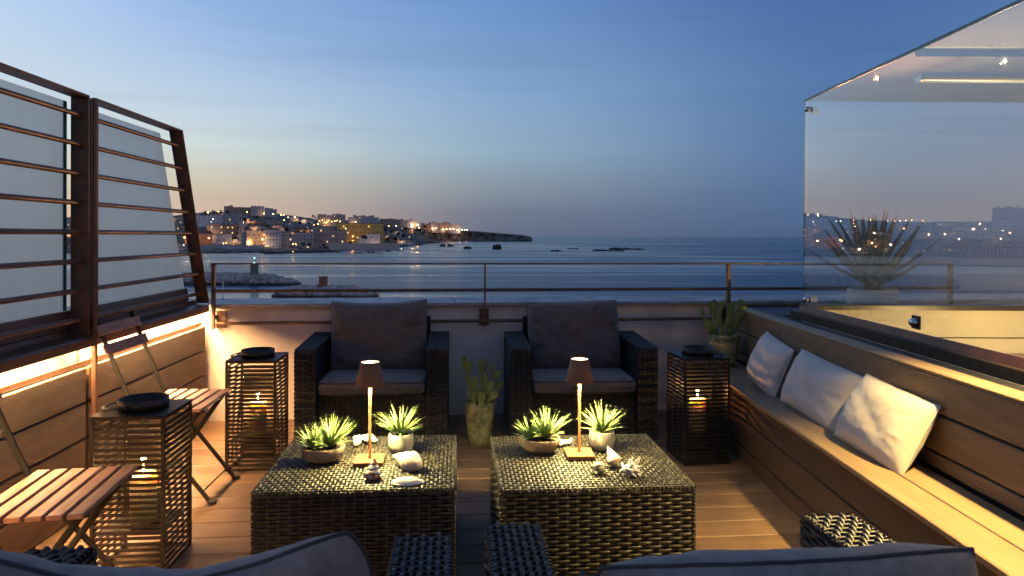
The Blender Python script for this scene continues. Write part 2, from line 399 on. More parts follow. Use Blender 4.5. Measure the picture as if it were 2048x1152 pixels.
# ------------------------------------------------------------------ sea
HS = 22.0
ZS = EYE - HS
def seamat():
    m, nt, out, N = newmat('evening_sea'); L = nt.links.new
    b = N('ShaderNodeBsdfPrincipled'); L(b.outputs[0], out.inputs[0])
    setin(b, IOR=1.33)
    spx = N('ShaderNodeMapRange'); setin(spx, To_Min=.10, To_Max=.52)
    tcn = N('ShaderNodeTexCoord')
    mpa = N('ShaderNodeMapping'); mpa.inputs['Rotation'].default_value = (0, 0, R(-12)); mpa.inputs['Scale'].default_value = (.0030, .016, 1); L(tcn.outputs['Object'], mpa.inputs[0])
    st = N('ShaderNodeTexNoise'); setin(st, Scale=1.0, Detail=4.0, Roughness=.55, Distortion=.8); L(mpa.outputs[0], st.inputs[0])
    calm = N('ShaderNodeMapRange'); setin(calm, From_Min=.48, From_Max=.62); L(st.outputs[0], calm.inputs[0])
    n1 = N('ShaderNodeTexNoise'); setin(n1, Scale=.9, Detail=3.0); mpb = N('ShaderNodeMapping'); mpb.inputs['Scale'].default_value = (.5, 1, 1); L(tcn.outputs['Object'], mpb.inputs[0]); L(mpb.outputs[0], n1.inputs[0])
    n2 = N('ShaderNodeTexNoise'); setin(n2, Scale=.12, Detail=4.0); L(mpb.outputs[0], n2.inputs[0])
    ad = N('ShaderNodeMath', operation='MULTIPLY_ADD'); L(n2.outputs[0], ad.inputs[0]); ad.inputs[1].default_value = 2.5; L(n1.outputs[0], ad.inputs[2])
    bs = N('ShaderNodeMapRange'); setin(bs, To_Min=.55, To_Max=.12); L(calm.outputs[0], bs.inputs[0])
    bp = N('ShaderNodeBump'); setin(bp, Distance=.7); L(bs.outputs[0], bp.inputs['Strength']); L(ad.outputs[0], bp.inputs['Height']); L(bp.outputs[0], b.inputs['Normal'])
    mixc = N('ShaderNodeMixRGB'); mixc.inputs[1].default_value = (.012, .050, .112, 1); mixc.inputs[2].default_value = (.02, .05, .09, 1); L(calm.outputs[0], mixc.inputs[0]); L(mixc.outputs[0], b.inputs['Base Color'])
    L(calm.outputs[0], spx.inputs[0]); L(spx.outputs[0], b.inputs['Specular IOR Level'])
    rg = N('ShaderNodeMapRange'); setin(rg, To_Min=.26, To_Max=.14); L(calm.outputs[0], rg.inputs[0]); L(rg.outputs[0], b.inputs['Roughness'])
    return m
q = Geo()
q.add([(-30000, -2000, ZS), (30000, -2000, ZS), (30000, 50000, ZS), (-30000, 50000, ZS)], [(0, 1, 2, 3)])
struct('sea', q, seamat())

def dist_at(row, px): return 1365 * HS / max(row - horizon_row(px), .5)
def far_pt(px, d, z=0): return Vector(((px - 1024) / 1365 * d, d, z))
def z_row(row, px, d): return EYE - (row - horizon_row(px)) / 1365 * d

# ------------------------------------------------------------------ coast, town
M['hill'] = pmat('scrub_hill', (.05, .055, .035), .95, var=.3, nscale=.02, col2=(.11, .095, .07), coord='Object')
M['cliff'] = pmat('limestone_cliff', (.15, .125, .10), .95, var=.3, nscale=.03, col2=(.05, .045, .035), bump=1, bscale=.06, bdist=6, nstretch=(1, 1, 2.5))
M['rock'] = pmat('breakwater_rock', (.46, .40, .34), .9, var=.3, nscale=.35, col2=(.22, .19, .165), bump=1, bscale=1.2, bdist=.3)
_nt = M['rock'].node_tree; _b = next(n for n in _nt.nodes if n.type == 'BSDF_PRINCIPLED'); _src = _b.inputs['Base Color'].links[0].from_socket
_g = _nt.nodes.new('ShaderNodeNewGeometry'); _sp = _nt.nodes.new('ShaderNodeSeparateXYZ'); _nt.links.new(_g.outputs['Position'], _sp.inputs[0])
_mr = _nt.nodes.new('ShaderNodeMapRange'); _mr.inputs[1].default_value = EYE - HS + .3; _mr.inputs[2].default_value = EYE - HS + 1.5; _nt.links.new(_sp.outputs[2], _mr.inputs[0])
_mx = _nt.nodes.new('ShaderNodeMixRGB'); _mx.inputs[1].default_value = (.03, .028, .024, 1); _nt.links.new(_mr.outputs[0], _mx.inputs[0]); _nt.links.new(_src, _mx.inputs[2]); _nt.links.new(_mx.outputs[0], _b.inputs['Base Color'])
M['darkrock'] = pmat('dark_sea_rock', (.028, .027, .026), .8, var=.3, nscale=.2, bump=1, bscale=.4, bdist=1)
M['grassland'] = pmat('headland_grass', (.06, .065, .035), .95, var=.3, nscale=.02)

# shoreline row and skyline row of the land, by column
SHORE = [(-420, 512), (-100, 509), (200, 507), (360, 506), (470, 505), (560, 503), (660, 500), (740, 496.5), (800, 493), (822, 491)]
SKY = [(-420, 447), (-100, 436), (60, 434), (200, 437), (330, 434), (380, 428), (430, 424), (520, 424), (560, 429), (610, 436), (660, 440), (720, 442), (800, 444), (860, 452), (930, 460)]
def interp(tab, x):
    if x <= tab[0][0]: return tab[0][1]
    for (a, b), (c, d) in zip(tab, tab[1:]):
        if x <= c: return b + (d - b) * (x - a) / (c - a)
    return tab[-1][1]
def d_shore(px): return dist_at(interp(SHORE, px), px)
DTOP = 2050.0
def land_z(px, d):
    d0 = d_shore(px); t = max(0, min(1, (d - d0) / (DTOP - d0)))
    ztop = z_row(interp(SKY, px), px, DTOP)
    s = t ** 1.6
    if px > 812: s *= max(0, 1 - (px - 812) / 62)
    return ZS + 1.2 + (ztop - ZS) * s + 2.5 * noise.noise(Vector((px * .03, d * .006, 1))) + (3.5 * noise.noise(Vector((px * .12, d * .02, 7))) if t > .02 else 0)
q = Geo(); vs = []; fs = []
cols = list(range(-430, 900, 10)); ROWS = 26
for i, px in enumerate(cols):
    d0 = d_shore(min(px, 822)) + (max(0, px - 822) * 9)
    for j in range(ROWS):
        d = d0 - 6 + (DTOP - d0 + 6) * (j / (ROWS - 2)) if j < ROWS - 1 else DTOP + 900
        z = land_z(px, d) if j else ZS - 1
        if j == ROWS - 1: z = land_z(px, DTOP) - 30
        vs.append(far_pt(px, d, z))
for i in range(len(cols) - 1):
    for j in range(ROWS - 1):
        a = i * ROWS + j; fs.append((a, a + ROWS, a + ROWS + 1, a + 1))
q.add(vs, fs, True)
struct('hill', q, M['hill'])

# headland with its cliff
CL_TOP = [(720, 452), (830, 455), (870, 460.5), (900, 461.5), (930, 462.5), (960, 464.5), (1000, 468), (1030, 470.5), (1050, 472.5), (1060, 475), (1065, 479.5)]
q = Geo(); vs = []; fs = []; cols = [720 + k * 3 for k in range(116)]; DC = 2650
for i, px in enumerate(cols):
    zt = z_row(interp(CL_TOP, px), px, DC)
    h = max(zt - ZS, 1)
    for j in range(9):
        t = j / 6
        if j <= 6:
            nn = noise.fractal(Vector((px * .11, t * 1.6, 3.3)), 1, 2, 4)
            d = DC - 40 * (1 - t) ** 1.6 + 26 * nn * (1 - t * .4)
            z = ZS - 1 + (h + 1) * min(1, t ** .8)
        else:
            d = DC + (j - 6) * 160; z = zt + (4 if j == 7 else -12)
        vs.append(far_pt(px, d, z))
for i in range(len(cols) - 1):
    for j in range(8):
        a = i * 9 + j; fs.append((a, a + 9, a + 10, a + 1))
q.add(vs, fs, False)
struct('headland', q, M['cliff'])

def rough_blob(geo, c, s, seed, sub=2, amp=.3):
    import bmesh
    bm = bmesh.new(); bmesh.ops.create_icosphere(bm, subdivisions=sub, radius=1)
    vs = []
    for v in bm.verts:
        n = 1 + amp * noise.noise(v.co * 1.3 + Vector((seed * 3.1, seed, 0)))
        vs.append((c[0] + v.co.x * s[0] * n, c[1] + v.co.y * s[1] * n, c[2] + v.co.z * s[2] * n))
    geo.add(vs, [tuple(v.index for v in f.verts) for f in bm.faces], False); bm.free()

# building generator -------------------------------------------------
WALLC = {'grey': (.46, .46, .47), 'beige': (.58, .50, .40), 'pink': (.60, .43, .35), 'cream': (.68, .58, .44), 'brown': (.42, .32, .26), 'white': (.76, .75, .73), 'ochre': (.72, .47, .13), 'blue grey': (.42, .46, .52), 'terracotta': (.56, .30, .18)}
WM = {k: pmat('facade_' + k.replace(' ', '_'), v, .9, var=.1, nscale=.3, bump=.3, bscale=1, bdist=.05) for k, v in WALLC.items()}
M['roofflat'] = pmat('grey_flat_roof', (.12, .11, .105), .95, var=.2, nscale=.2)
M['rooftile'] = pmat('clay_tile_roof', (.20, .10, .065), .9, var=.25, nscale=.6)
M['pane'] = pmat('dark_window', (.02, .024, .03), .15, var=.1)
M['lit'] = emat('lit_window', (1, .62, .24), 1.8)
M['litw'] = emat('lit_white_window', (.9, .95, 1), 1.6)
M['slab'] = pmat('balcony_slab', (.38, .36, .34), .9)
M['orange_bulb'] = emat('sodium_lamp', (1, .50, .13), 60)
M['white_bulb'] = emat('white_lamp', (1, .85, .55), 40)
M['lamp_post'] = pmat('lamp_post', (.08, .08, .08), .6)
rb = random.Random(11)
ORD = ['first', 'second', 'third', 'fourth', 'fifth', 'sixth', 'seventh', 'eighth', 'ninth', 'tenth', 'eleventh', 'twelfth', 'thirteenth', 'fourteenth', 'fifteenth', 'sixteenth', 'seventeenth', 'eighteenth', 'nineteenth', 'twentieth',
       'twenty-first', 'twenty-second', 'twenty-third', 'twenty-fourth', 'twenty-fifth', 'twenty-sixth', 'twenty-seventh', 'twenty-eighth', 'twenty-ninth', 'thirtieth']
def building(px0, px1, d, base_z, h, colour, roof, storeys, depth=None, each=False, balcony=False, label='', name='apartment_block', group=None, cat='building', cols=None, litp=.06, turn=0.0, penthouse=0):
    cx = (px0 + px1) / 2; w = (px1 - px0) / 1365 * d
    dep = depth or w * rb.uniform(.6, 1.0)
    c = far_pt(cx, d, base_z)
    face = -math.atan2(c.x, c.y) + turn
    t = thing(name, label, cat, c, face, group)
    nb = max(1, min(6, int(w / 8.5))) if roof == 'flat' and colour != 'ochre' else 1
    bays = [(-w / 2 + w * k / nb, -w / 2 + w * (k + 1) / nb, h * (1 if nb == 1 else rb.choice((1, 1, 1 - 1 / storeys * .4, 1 + .07))), 0 if nb == 1 else rb.choice((0, 0, .9, 1.8))) for k in range(nb)]
    g_ = Geo(); g2 = Geo()
    for (xa, xb, hb, yo) in bays:
        g_.box(((xa + xb) / 2, dep / 2 + yo / 2, hb / 2 - 4), (xb - xa, dep - yo, hb + 8))
        if roof == 'flat':
            g2.box(((xa + xb) / 2, dep / 2 + yo / 2, hb + .3), (xb - xa + .3, dep - yo + .5, .6))
            if rb.random() < .3: g2.box(((xa + xb) / 2 + rb.uniform(-1, 1), dep / 2, hb + 1.6), (rb.uniform(2, 4.5), 4, 2.2))
            if rb.random() < .3: g2.box(((xa + xb) / 2, dep / 2 - 1, hb + 2.4), (.12, .12, 4.5)); g2.box(((xa + xb) / 2, dep / 2 - 1, hb + 4.2), (1.3, .1, .1))
    g_.build('wall', WM[colour], t)
    if roof == 'flat':
        for k in range(penthouse): g2.box((w * ((k + .5) / penthouse - .5) * .9, dep / 2, h + 2.2), (w * .07 + 1.2, dep * .35, 3.4))
        g2.build('roof', M['roofflat'], t)
    else:
        rh = min(w, dep) * .2
        g2.add([(-w / 2 - .5, -.5, h), (w / 2 + .5, -.5, h), (w / 2 + .5, dep + .5, h), (-w / 2 - .5, dep + .5, h), (-w * .2, dep / 2, h + rh), (w * .2, dep / 2, h + rh)],
               [(0, 1, 5, 4), (1, 2, 5), (2, 3, 4, 5), (3, 0, 4), (0, 3, 2, 1)])
        g2.build('roof', M['rooftile'], t)
    if rb.random() < .6:
        ld = bpy.data.lights.new('facade_light', 'POINT'); ld.energy = rb.uniform(900, 4200) * (1 + d / 2500); ld.color = rb.choice([(1, .48, .16), (1, .56, .26), (1, .66, .38)]); ld.shadow_soft_size = .5  # added fill light that brightens this facade, with no lamp standing there
        lo = bpy.data.objects.new('facade_light', ld); COL.objects.link(lo); lo.parent = t; lo.location = (rb.uniform(-.6, .6) * w, -rb.uniform(6, 11), rb.uniform(3, 6))
    n = cols or max(2, int(w / 3.4)); sh = h / storeys
    dark = Geo(); lit = Geo(); pm = None
    ww, wh = min(1.6, w / n * .48), min(1.9, sh * .58)
    for s_ in range(storeys):
        for k in range(n):
            x = (k + .5) / n * w - w / 2; z = (s_ + .52) * sh
            yo = next((b[3] for b in bays if b[0] <= x <= b[1]), 0) - .02
            on = rb.random() < litp
            if each:
                q_ = Geo(); q_.box((0, 0, 0), (ww, .3, wh))
                key = (round(ww, 2), round(wh, 2), on)
                if key not in _cache: _cache[key] = q_.mesh('window', M['lit' if on else 'pane'])
                put('window', _cache[key], t, loc=(x, yo, z))
            else:
                (lit if on else dark).box((x, yo, z), (ww, .3, wh))
    if dark.v:
        o = dark.build('window', M['pane'], t); o['kind'] = 'stuff'
    if lit.v:
        o = lit.build('lit_window', M['lit' if rb.random() < .8 else 'litw'], t); o['kind'] = 'stuff'
    if balcony:
        b_ = Geo()
        for s_ in range(1, storeys):
            for (xa, xb, hb, yo) in bays: b_.box(((xa + xb) / 2, yo - .7, s_ * sh + .1), ((xb - xa) * .8, 1.4, .25)); b_.box(((xa + xb) / 2, yo - 1.38, s_ * sh + .6), ((xb - xa) * .8, .08, .8))
        o = b_.build('balcony', M['slab'], t); o['kind'] = 'stuff'
    return t

# named buildings: (px0, px1, row_base, row_top, distance, colour, roof, storeys, cols, balcony, label, name)
NB = [
 (676, 766, 497, 447, 1120, 'ochre', 'flat', 4, 11, False, 'long ochre yellow four storey block with rows of small dark windows', 'apartment_block'),
 (628, 693, 489, 456, 1060, 'pink', 'flat', 3, 11, True, 'greyish pink block with arcaded storeys left of the yellow block', 'apartment_block'),
 (531, 562, 500, 460, 1000, 'blue grey', 'tile', 3, 5, True, 'blue grey corner house with hipped tile roof beside the orange street lamp', 'house'),
 (495, 532, 494, 462, 1010, 'cream', 'flat', 2, 4, False, 'cream house side wall glowing orange under a street lamp', 'house'),
 (562, 579, 500, 465, 1010, 'beige', 'tile', 3, 3, True, 'narrow beige house with red tile roof right of the corner house', 'house'),
 (579, 625, 498, 468, 1020, 'grey', 'flat', 4, 7, True, 'grey block with three long white balconies on the waterfront', 'apartment_block'),
 (372, 428, 484, 468, 1040, 'terracotta', 'tile', 1, 6, False, 'low orange lit house behind the slanted end of the railing', 'house'),
 (428, 486, 492, 469, 1030, 'blue grey', 'flat', 1, 4, False, 'long low slate blue shed between the orange lit houses', 'warehouse'),
 (484, 522, 493, 467, 1015, 'grey', 'flat', 2, 3, False, 'grey weathered stone building left of the street lamp', 'house'),
 (415, 451, 471, 449, 1180, 'brown', 'flat', 2, 2, False, 'plain mauve brown cube house with two lit windows', 'house'),
 (452, 478, 471, 450, 1180, 'terracotta', 'flat', 2, 3, False, 'terracotta house with four lit windows next to the brown cube', 'house'),
 (478, 512, 468, 455, 1175, 'pink', 'flat', 1, 4, False, 'low salmon pink house with long plain wall', 'house'),
 (546, 563, 468, 451, 1200, 'pink', 'flat', 2, 2, False, 'small salmon tower house above the corner house', 'house'),
 (718, 760, 496, 468, 1080, 'white', 'flat', 2, 4, False, 'pale villa with two bays in front of the yellow block', 'villa'),
 (392, 447, 446, 429, 1450, 'white', 'flat', 4, 10, False, 'long whitish block of four storeys on the left slope', 'apartment_block'),
 (448, 492, 447, 427, 1460, 'blue grey', 'flat', 4, 9, True, 'bluish block with balconies beside the whitish block', 'apartment_block'),
 (450, 500, 430, 413, 1900, 'brown', 'flat', 4, 9, True, 'brown skyline block with lift towers, left of its two neighbours', 'apartment_block'),
 (502, 528, 429, 413, 1900, 'grey', 'flat', 4, 5, False, 'square grey skyline block in the middle of the hilltop', 'apartment_block'),
 (530, 553, 430, 417, 1900, 'grey', 'flat', 3, 4, False, 'stepped grey skyline block at the right end of the hilltop', 'apartment_block'),
 (636, 690, 448, 429, 1800, 'beige', 'flat', 3, 9, True, 'beige skyline block above the pink arcaded block', 'apartment_block'),
 (697, 758, 449, 433, 1850, 'grey', 'flat', 3, 12, False, 'long grey skyline block with three roof towers', 'apartment_block'),
 (760, 800, 452, 438, 1900, 'brown', 'flat', 3, 7, False, 'dark brown skyline block right of the roof towers block', 'apartment_block'),
 (800, 832, 452, 439, 1950, 'grey', 'flat', 3, 6, False, 'dim grey skyline block at the edge of the ravine', 'apartment_block'),
 (842, 862, 460, 446, 2640, 'terracotta', 'flat', 3, 4, False, 'reddish block first on the headland', 'apartment_block'),
 (864, 880, 461, 444, 2640, 'beige', 'flat', 4, 3, False, 'tall beige block second on the headland', 'apartment_block'),
 (880, 902, 462, 445, 2640, 'pink', 'flat', 4, 5, False, 'pinkish block with balconies third on the headland', 'apartment_block'),
 (902, 921, 463, 448, 2640, 'white', 'flat', 3, 3, False, 'white gabled end block last on the headland', 'apartment_block'),
]
for (a, b_, rbse, rtop, d, colr, roof, st, nc, bal, lab, nm) in NB:
    cx = (a + b_) / 2; zb = z_row(rbse, cx, d); zt = z_row(rtop, cx, d)
    building(a, b_, d, zb, zt - zb, colr, roof, st, cols=nc, balcony=bal, label=lab, name=nm, each=(a in (676, 628, 531, 579)), litp=(.5 if a in (415, 452) else .03), group='houses and blocks of the town across the bay', penthouse=3 if a == 697 else 0)

# rows of the remaining houses on the slope
ROWN = ['waterfront row', 'second row from the water', 'third row from the water', 'middle terrace row', 'upper slope row', 'hilltop row']
for r in range(6):
    t_ = (r + .25) / 6
    px = -400 + rb.uniform(0, 20) if r else -400
    items = []
    while px < 815:
        w = rb.uniform(17, 36) * (1.7 if px < 340 else 1) * (1.15 - .06 * r)
        if r == 0 and px > 335 and px < 790: px = 795; continue
        if 834 < px: break
        items.append((px, px + w)); px += w + rb.uniform(1, 12) + (14 if px < 340 else 0)
    for k, (a, b_) in enumerate(items):
        cx = (a + b_) / 2; d0 = d_shore(cx) + 25; d = d0 + (DTOP - 60 - d0) * t_ + rb.uniform(-15, 15)
        clash = any(a < n[1] - 2 and b_ > n[0] + 2 and abs(n[4] - d) < 90 for n in NB)
        if clash: continue
        st = rb.choice((2, 2, 3, 3, 4)) if r < 4 else rb.choice((2, 3, 3, 4))
        colr = rb.choice(['grey', 'beige', 'pink', 'cream', 'brown', 'white', 'blue grey', 'terracotta', 'grey', 'beige'])
        roof = rb.choice(['flat', 'flat', 'tile']) if r < 4 else 'flat'
        zb = land_z(cx, d)
        hh = st * 3.1
        if px < 0: hh *= 1.1
        ptype = {'flat': 'flat-roofed', 'tile': 'tile-roofed'}[roof]
        words = {2: 'low', 3: 'mid height', 4: 'tall'}[st]
        building(a, b_, d, zb, hh, colr, roof, st, balcony=rb.random() < .3, turn=rb.uniform(-.25, .25),
                 label='%s %s %s house, %s in the %s' % (words, colr.replace(' ', '-'), ptype, (ORD[min(k, 29)] + ' from left'), ROWN[r]),
                 name='house', group='houses and blocks of the town across the bay', litp=.03)
# big lit hotel seen in the pane's reflection
building(10, 62, 1500, z_row(436, 36, 1500), 34, 'blue grey', 'flat', 7, cols=12, label='big dark blue block with roof masts, mirrored in the glass on the right', litp=.1, group='houses and blocks of the town across the bay', penthouse=3)

M['quay_white'] = emat('quay_white_bulb', (1, .85, .45), 14); M['quay_orange'] = emat('quay_orange_bulb', (1, .35, .15), 8)
q = Geo(); q.box((88, 105, ZS + .3), (110, 96, 2.4)); struct('quay', q, M['roofflat'])
for k, (xx, yy, hh) in enumerate([(45.5, 86, 2.2), (40.5, 83.5, 1.6), (55, 77, 2.4)]):
    t = thing('quay_lamp', ['orange quay lamp nearest the corner, mirrored in the roof pane', 'low orange quay lamp by the water, mirrored in the roof pane', 'tall white quay lamp farther right, mirrored in the roof pane'][k], 'street lamp', (xx, yy, ZS + 1.5))
    q2 = Geo(); q2.tube([(0, 0, 0), (0, 0, hh)], .05, 6); q2.build('post', M['lamp_post'], t)
    q2 = Geo(); q2.lathe([(0, 0), (.10, .05), (.10, .14), (0, .2)], 10, (0, 0, hh)); q2.build('bulb', M['quay_white' if k == 2 else 'quay_orange'], t)
    ld = bpy.data.lights.new('quay_light', 'POINT'); ld.energy = 26000; ld.color = (1, .42, .14) if k < 2 else (1, .8, .5); ld.shadow_soft_size = .06
    lo = bpy.data.objects.new('quay_light', ld); COL.objects.link(lo); lo.parent = t; lo.location = (0, -.6, hh)
# sea walls, quay
q = Geo()
for (a, b_, rowt, rowb, d) in [(402, 525, 491, 504, 900), (660, 800, 487, 499, 1010)]:
    p0, p1 = far_pt(a, d), far_pt(b_, d * 1.04); L_ = (p1 - p0); 
    z0, z1 = ZS - .5, z_row(rowt, (a + b_) / 2, d)
    th = Geo(); th.box((L_.length / 2, 1.5, (z0 + z1) / 2), (L_.length, 3, z1 - z0))
    o = th.build('sea_wall', WM['grey' if a < 500 else 'beige'], None, loc=(p0.x, p0.y, 0), rz=math.atan2(L_.y, L_.x), label='long pale harbour wall below the slate blue shed' if a < 500 else 'brownish old sea wall below the yellow block', cat='wall')
# shoreline rocks
q = Geo()
for k in range(260):
    px = rb.uniform(380, 830); row = interp(SHORE, px) + rb.uniform(-1, 1.6) + (3 if 530 < px < 670 else 0)
    d = dist_at(row, px); s = rb.uniform(1.0, 3.2) * (1.5 if 530 < px < 670 else 1)
    p = far_pt(px, d, ZS); rough_blob(q, p, (s * 2.2, s, s * .55), k, 1)
q.build('shore_rocks', M['darkrock'], kind='stuff')

# rocks out in the bay
RK = [(886, 492.5, 11, 5.5, 'left rock of the closest pair off the point'), (901, 492.5, 11, 5, 'right rock of the closest pair off the point'), (935, 497.5, 13, 5.5, 'single dark rock left of the blocky rock'), (994, 498, 19, 9, 'large blocky dark rock standing alone in the bay'),
      (1112, 502.5, 18, 3, 'low flat reef, leftmost of the four reefs'), (1146, 498, 19, 2.5, 'thin flat reef, second of the four reefs'), (1217, 502, 52, 3.5, 'long flat reef before the farthest one'), (1254, 499, 60, 4, 'longest low reef, rightmost in the bay'),
      (716, 506.5, 16, 2, 'row of low stones nearest the town shore'), (742, 505, 14, 2.4, 'second low stone patch off the town shore'), (777, 503, 12, 2.4, 'third low stone patch off the town shore'), (800, 502, 10, 2.6, 'peaked little stone off the sea wall'), (832, 501, 16, 1.6, 'flat stone patch nearest the point'), (836, 491, 26, 2.2, 'dark rock spit at the tip of the point')]
for k, (px, row, w, h, lab) in enumerate(RK):
    d = dist_at(row, px); W_ = w / 1365 * d; Hh = h / 1365 * d
    q = Geo()
    if px == 994:
        rough_blob(q, (0, 0, Hh * .3), (W_ * .52, W_ * .4, Hh * .75), 5, 2, .2); q.box((0, 0, Hh * .45), (W_ * .86, W_ * .5, Hh * .8))
    else:
        for j in range(5): rough_blob(q, ((j - 2) * W_ * .2, rb.uniform(-1, 1), 0), (W_ * .2, W_ * .14 + 2, Hh * rb.uniform(.6, 1.1)), k * 7 + j, 2, .5)
    p = far_pt(px, d, ZS)
    q.build('sea_rock', M['darkrock'], None, loc=p, rz=0, label=lab, cat='rock', group='rocks standing in the bay')

# breakwaters of boulders
def mound(name, pxa, pxb, row_water, row_top, depth, n, seed, label, tip='right'):
    rr = random.Random(seed); q = Geo(); px_c = (pxa + pxb) / 2; d = dist_at(row_water, px_c)
    wid = (pxb - pxa) / 1365 * d; hgt_ = (row_water - row_top) / 1365 * d * .8
    x0 = far_pt(pxa, d).x
    rough = []
    body = []
    N_ = 40
    vs = []; fs = []
    for i in range(N_ + 1):
        u = i / N_
        env = min(1, (1 - u) * 5) ** .6 if tip == 'right' else min(1, u * 6, (1 - u) * 4) ** .6
        for j in range(9):
            v = j / 8; prof = math.sin(math.pi * v) ** .55 * env
            yy = d + (v - .12) * depth * (.35 + .65 * env)
            vs.append((x0 + u * wid, yy, ZS - .6 + (hgt_ + .2) * prof))
    for i in range(N_):
        for j in range(8):
            a = i * 9 + j; fs.append((a, a + 9, a + 10, a + 1))
    q.add(vs, fs)
    for k in range(n):
        u = rr.random() ** .9; v = rr.uniform(.02, .85)
        env = min(1, (1 - u) * 5) ** .6 if tip == 'right' else min(1, u * 6, (1 - u) * 4) ** .6
        prof = math.sin(math.pi * v) ** .55 * env
        s = rr.uniform(.55, 1.7)
        rough_blob(q, (x0 + u * wid, d + (v - .12) * depth * (.35 + .65 * env), ZS - .4 + hgt_ * prof), (s * 1.3, s, s * .8), k + seed, 1, .5)
    o = q.build(name, M['rock'], kind='stuff'); o['label'] = label; o['category'] = 'breakwater'
    return d, hgt_
d1, h1 = mound('boulder_breakwater', 150, 588, 569, 545, 26, 900, 3, 'long breakwater of pale boulders with two people walking on it')
d2, h2 = mound('boulder_mound', 545, 744, 594, 574, 22, 520, 9, 'short boulder pier head carrying the reddish beacon', tip='both')
M['people'] = pmat('dark_clothes', (.02, .02, .025), .9)
M['skin'] = pmat('skin', (.35, .2, .14), .7)
M['greenlight'] = emat('green_beacon_light', (.25, 1, .75), 9)
M['beaconred'] = pmat('reddish_beacon_plaster', (.22, .12, .085), .9, nscale=1.5, var=.15)
M['beacongreen'] = pmat('greenish_beacon_plaster', (.16, .18, .14), .9, nscale=1.5, var=.15)
def beacon(px, row_b, d, w_px, h_px, mat, lab, pole_px, lights):
    w = w_px / 1365 * d; h = h_px / 1365 * d; p = far_pt(px, d + 7, z_row(row_b, px, d + 7) - .3)
    t = thing('harbour_beacon', lab, 'beacon', p, -math.atan2(p.x, p.y))
    q = Geo(); q.box((0, 0, h / 2 - 1.2), (w * .82, w * .82, h + 2.4)); q.box((0, -w * .42, h * .3), (w * .2, .06, h * .55)); q.build('tower_block', mat, t)
    q = Geo(); q.box((0, 0, h + .12), (w, w, .24)); q.build('cap_slab', mat, t)
    ph = pole_px / 1365 * d
    q = Geo(); q.tube([(0, 0, h + .2), (0, 0, h + ph)], .07, 6)
    for k in range(4): q.box((0, 0, h + ph * (.35 + .18 * k)), (.34, .34, .05))
    q.build('pole', M['alu'], t)
    for k, zz in enumerate(lights):
        q = Geo(); q.lathe([(0, -.22), (.22, 0), (0, .22)], 8, (0, 0, h + ph * zz)); q.build('beacon_light', M['greenlight'], t)
    return t
beacon(509, 541, d1, 19, 15, M['beacongreen'], 'greenish grey beacon hut with two green lights on the long breakwater', 12, (.2, 1.0))
beacon(647, 571, d2, 21, 19, M['beaconred'], 'reddish beacon hut with a thin pole on the pier head', 24, ())
def person(px, row, d, lab, lean):
    p = far_pt(px, d, z_row(row, px, d))
    t = thing('person', lab, 'person', p, 0, None)
    me = bpy.data.meshes.new('body')
    J = [(0, 0, .92), (0, 0, 1.18), (0, 0, 1.42), (0, .02, 1.56), (0, .03, 1.70), (-.10, 0, .88), (-.13, lean, .48), (-.14, lean * 1.5, .04), (.10, 0, .88), (.12, -lean, .48), (.14, -lean * 1.6, .04), (-.2, 0, 1.40), (-.26, .04, 1.12), (-.25, -.08, .86), (.2, 0, 1.40), (.26, -.04, 1.12), (.25, .08, .86)]
    Ed = [(0, 1), (1, 2), (2, 3), (3, 4), (0, 5), (5, 6), (6, 7), (0, 8), (8, 9), (9, 10), (2, 11), (11, 12), (12, 13), (2, 14), (14, 15), (15, 16)]
    rad = [.14, .13, .13, .06, .10, .09, .065, .05, .09, .065, .05, .06, .045, .035, .06, .045, .035]
    me.from_pydata(J, Ed, []); o = put('body', me, t); me.materials.append(M['people'])
    o.modifiers.new('skin', 'SKIN'); 
    for v, r_ in zip(me.skin_vertices[0].data, rad): v.radius = (r_, r_)
    me.skin_vertices[0].data[0].use_root = True
    o.modifiers.new('sub', 'SUBSURF').levels = 1
    q = Geo(); q.lathe([(0, 0), (.075, .03), (.095, .12), (.08, .2), (0, .25)], 10, (0, .03, 1.6)); q.build('head', M['skin'], t)
person(420.3, 536.5, d1 + 12, 'distant person in dark clothes, left of the two on the breakwater', .12)
person(432.0, 537.5, d1 + 12, 'distant person in dark clothes, right of the two on the breakwater', -.1)

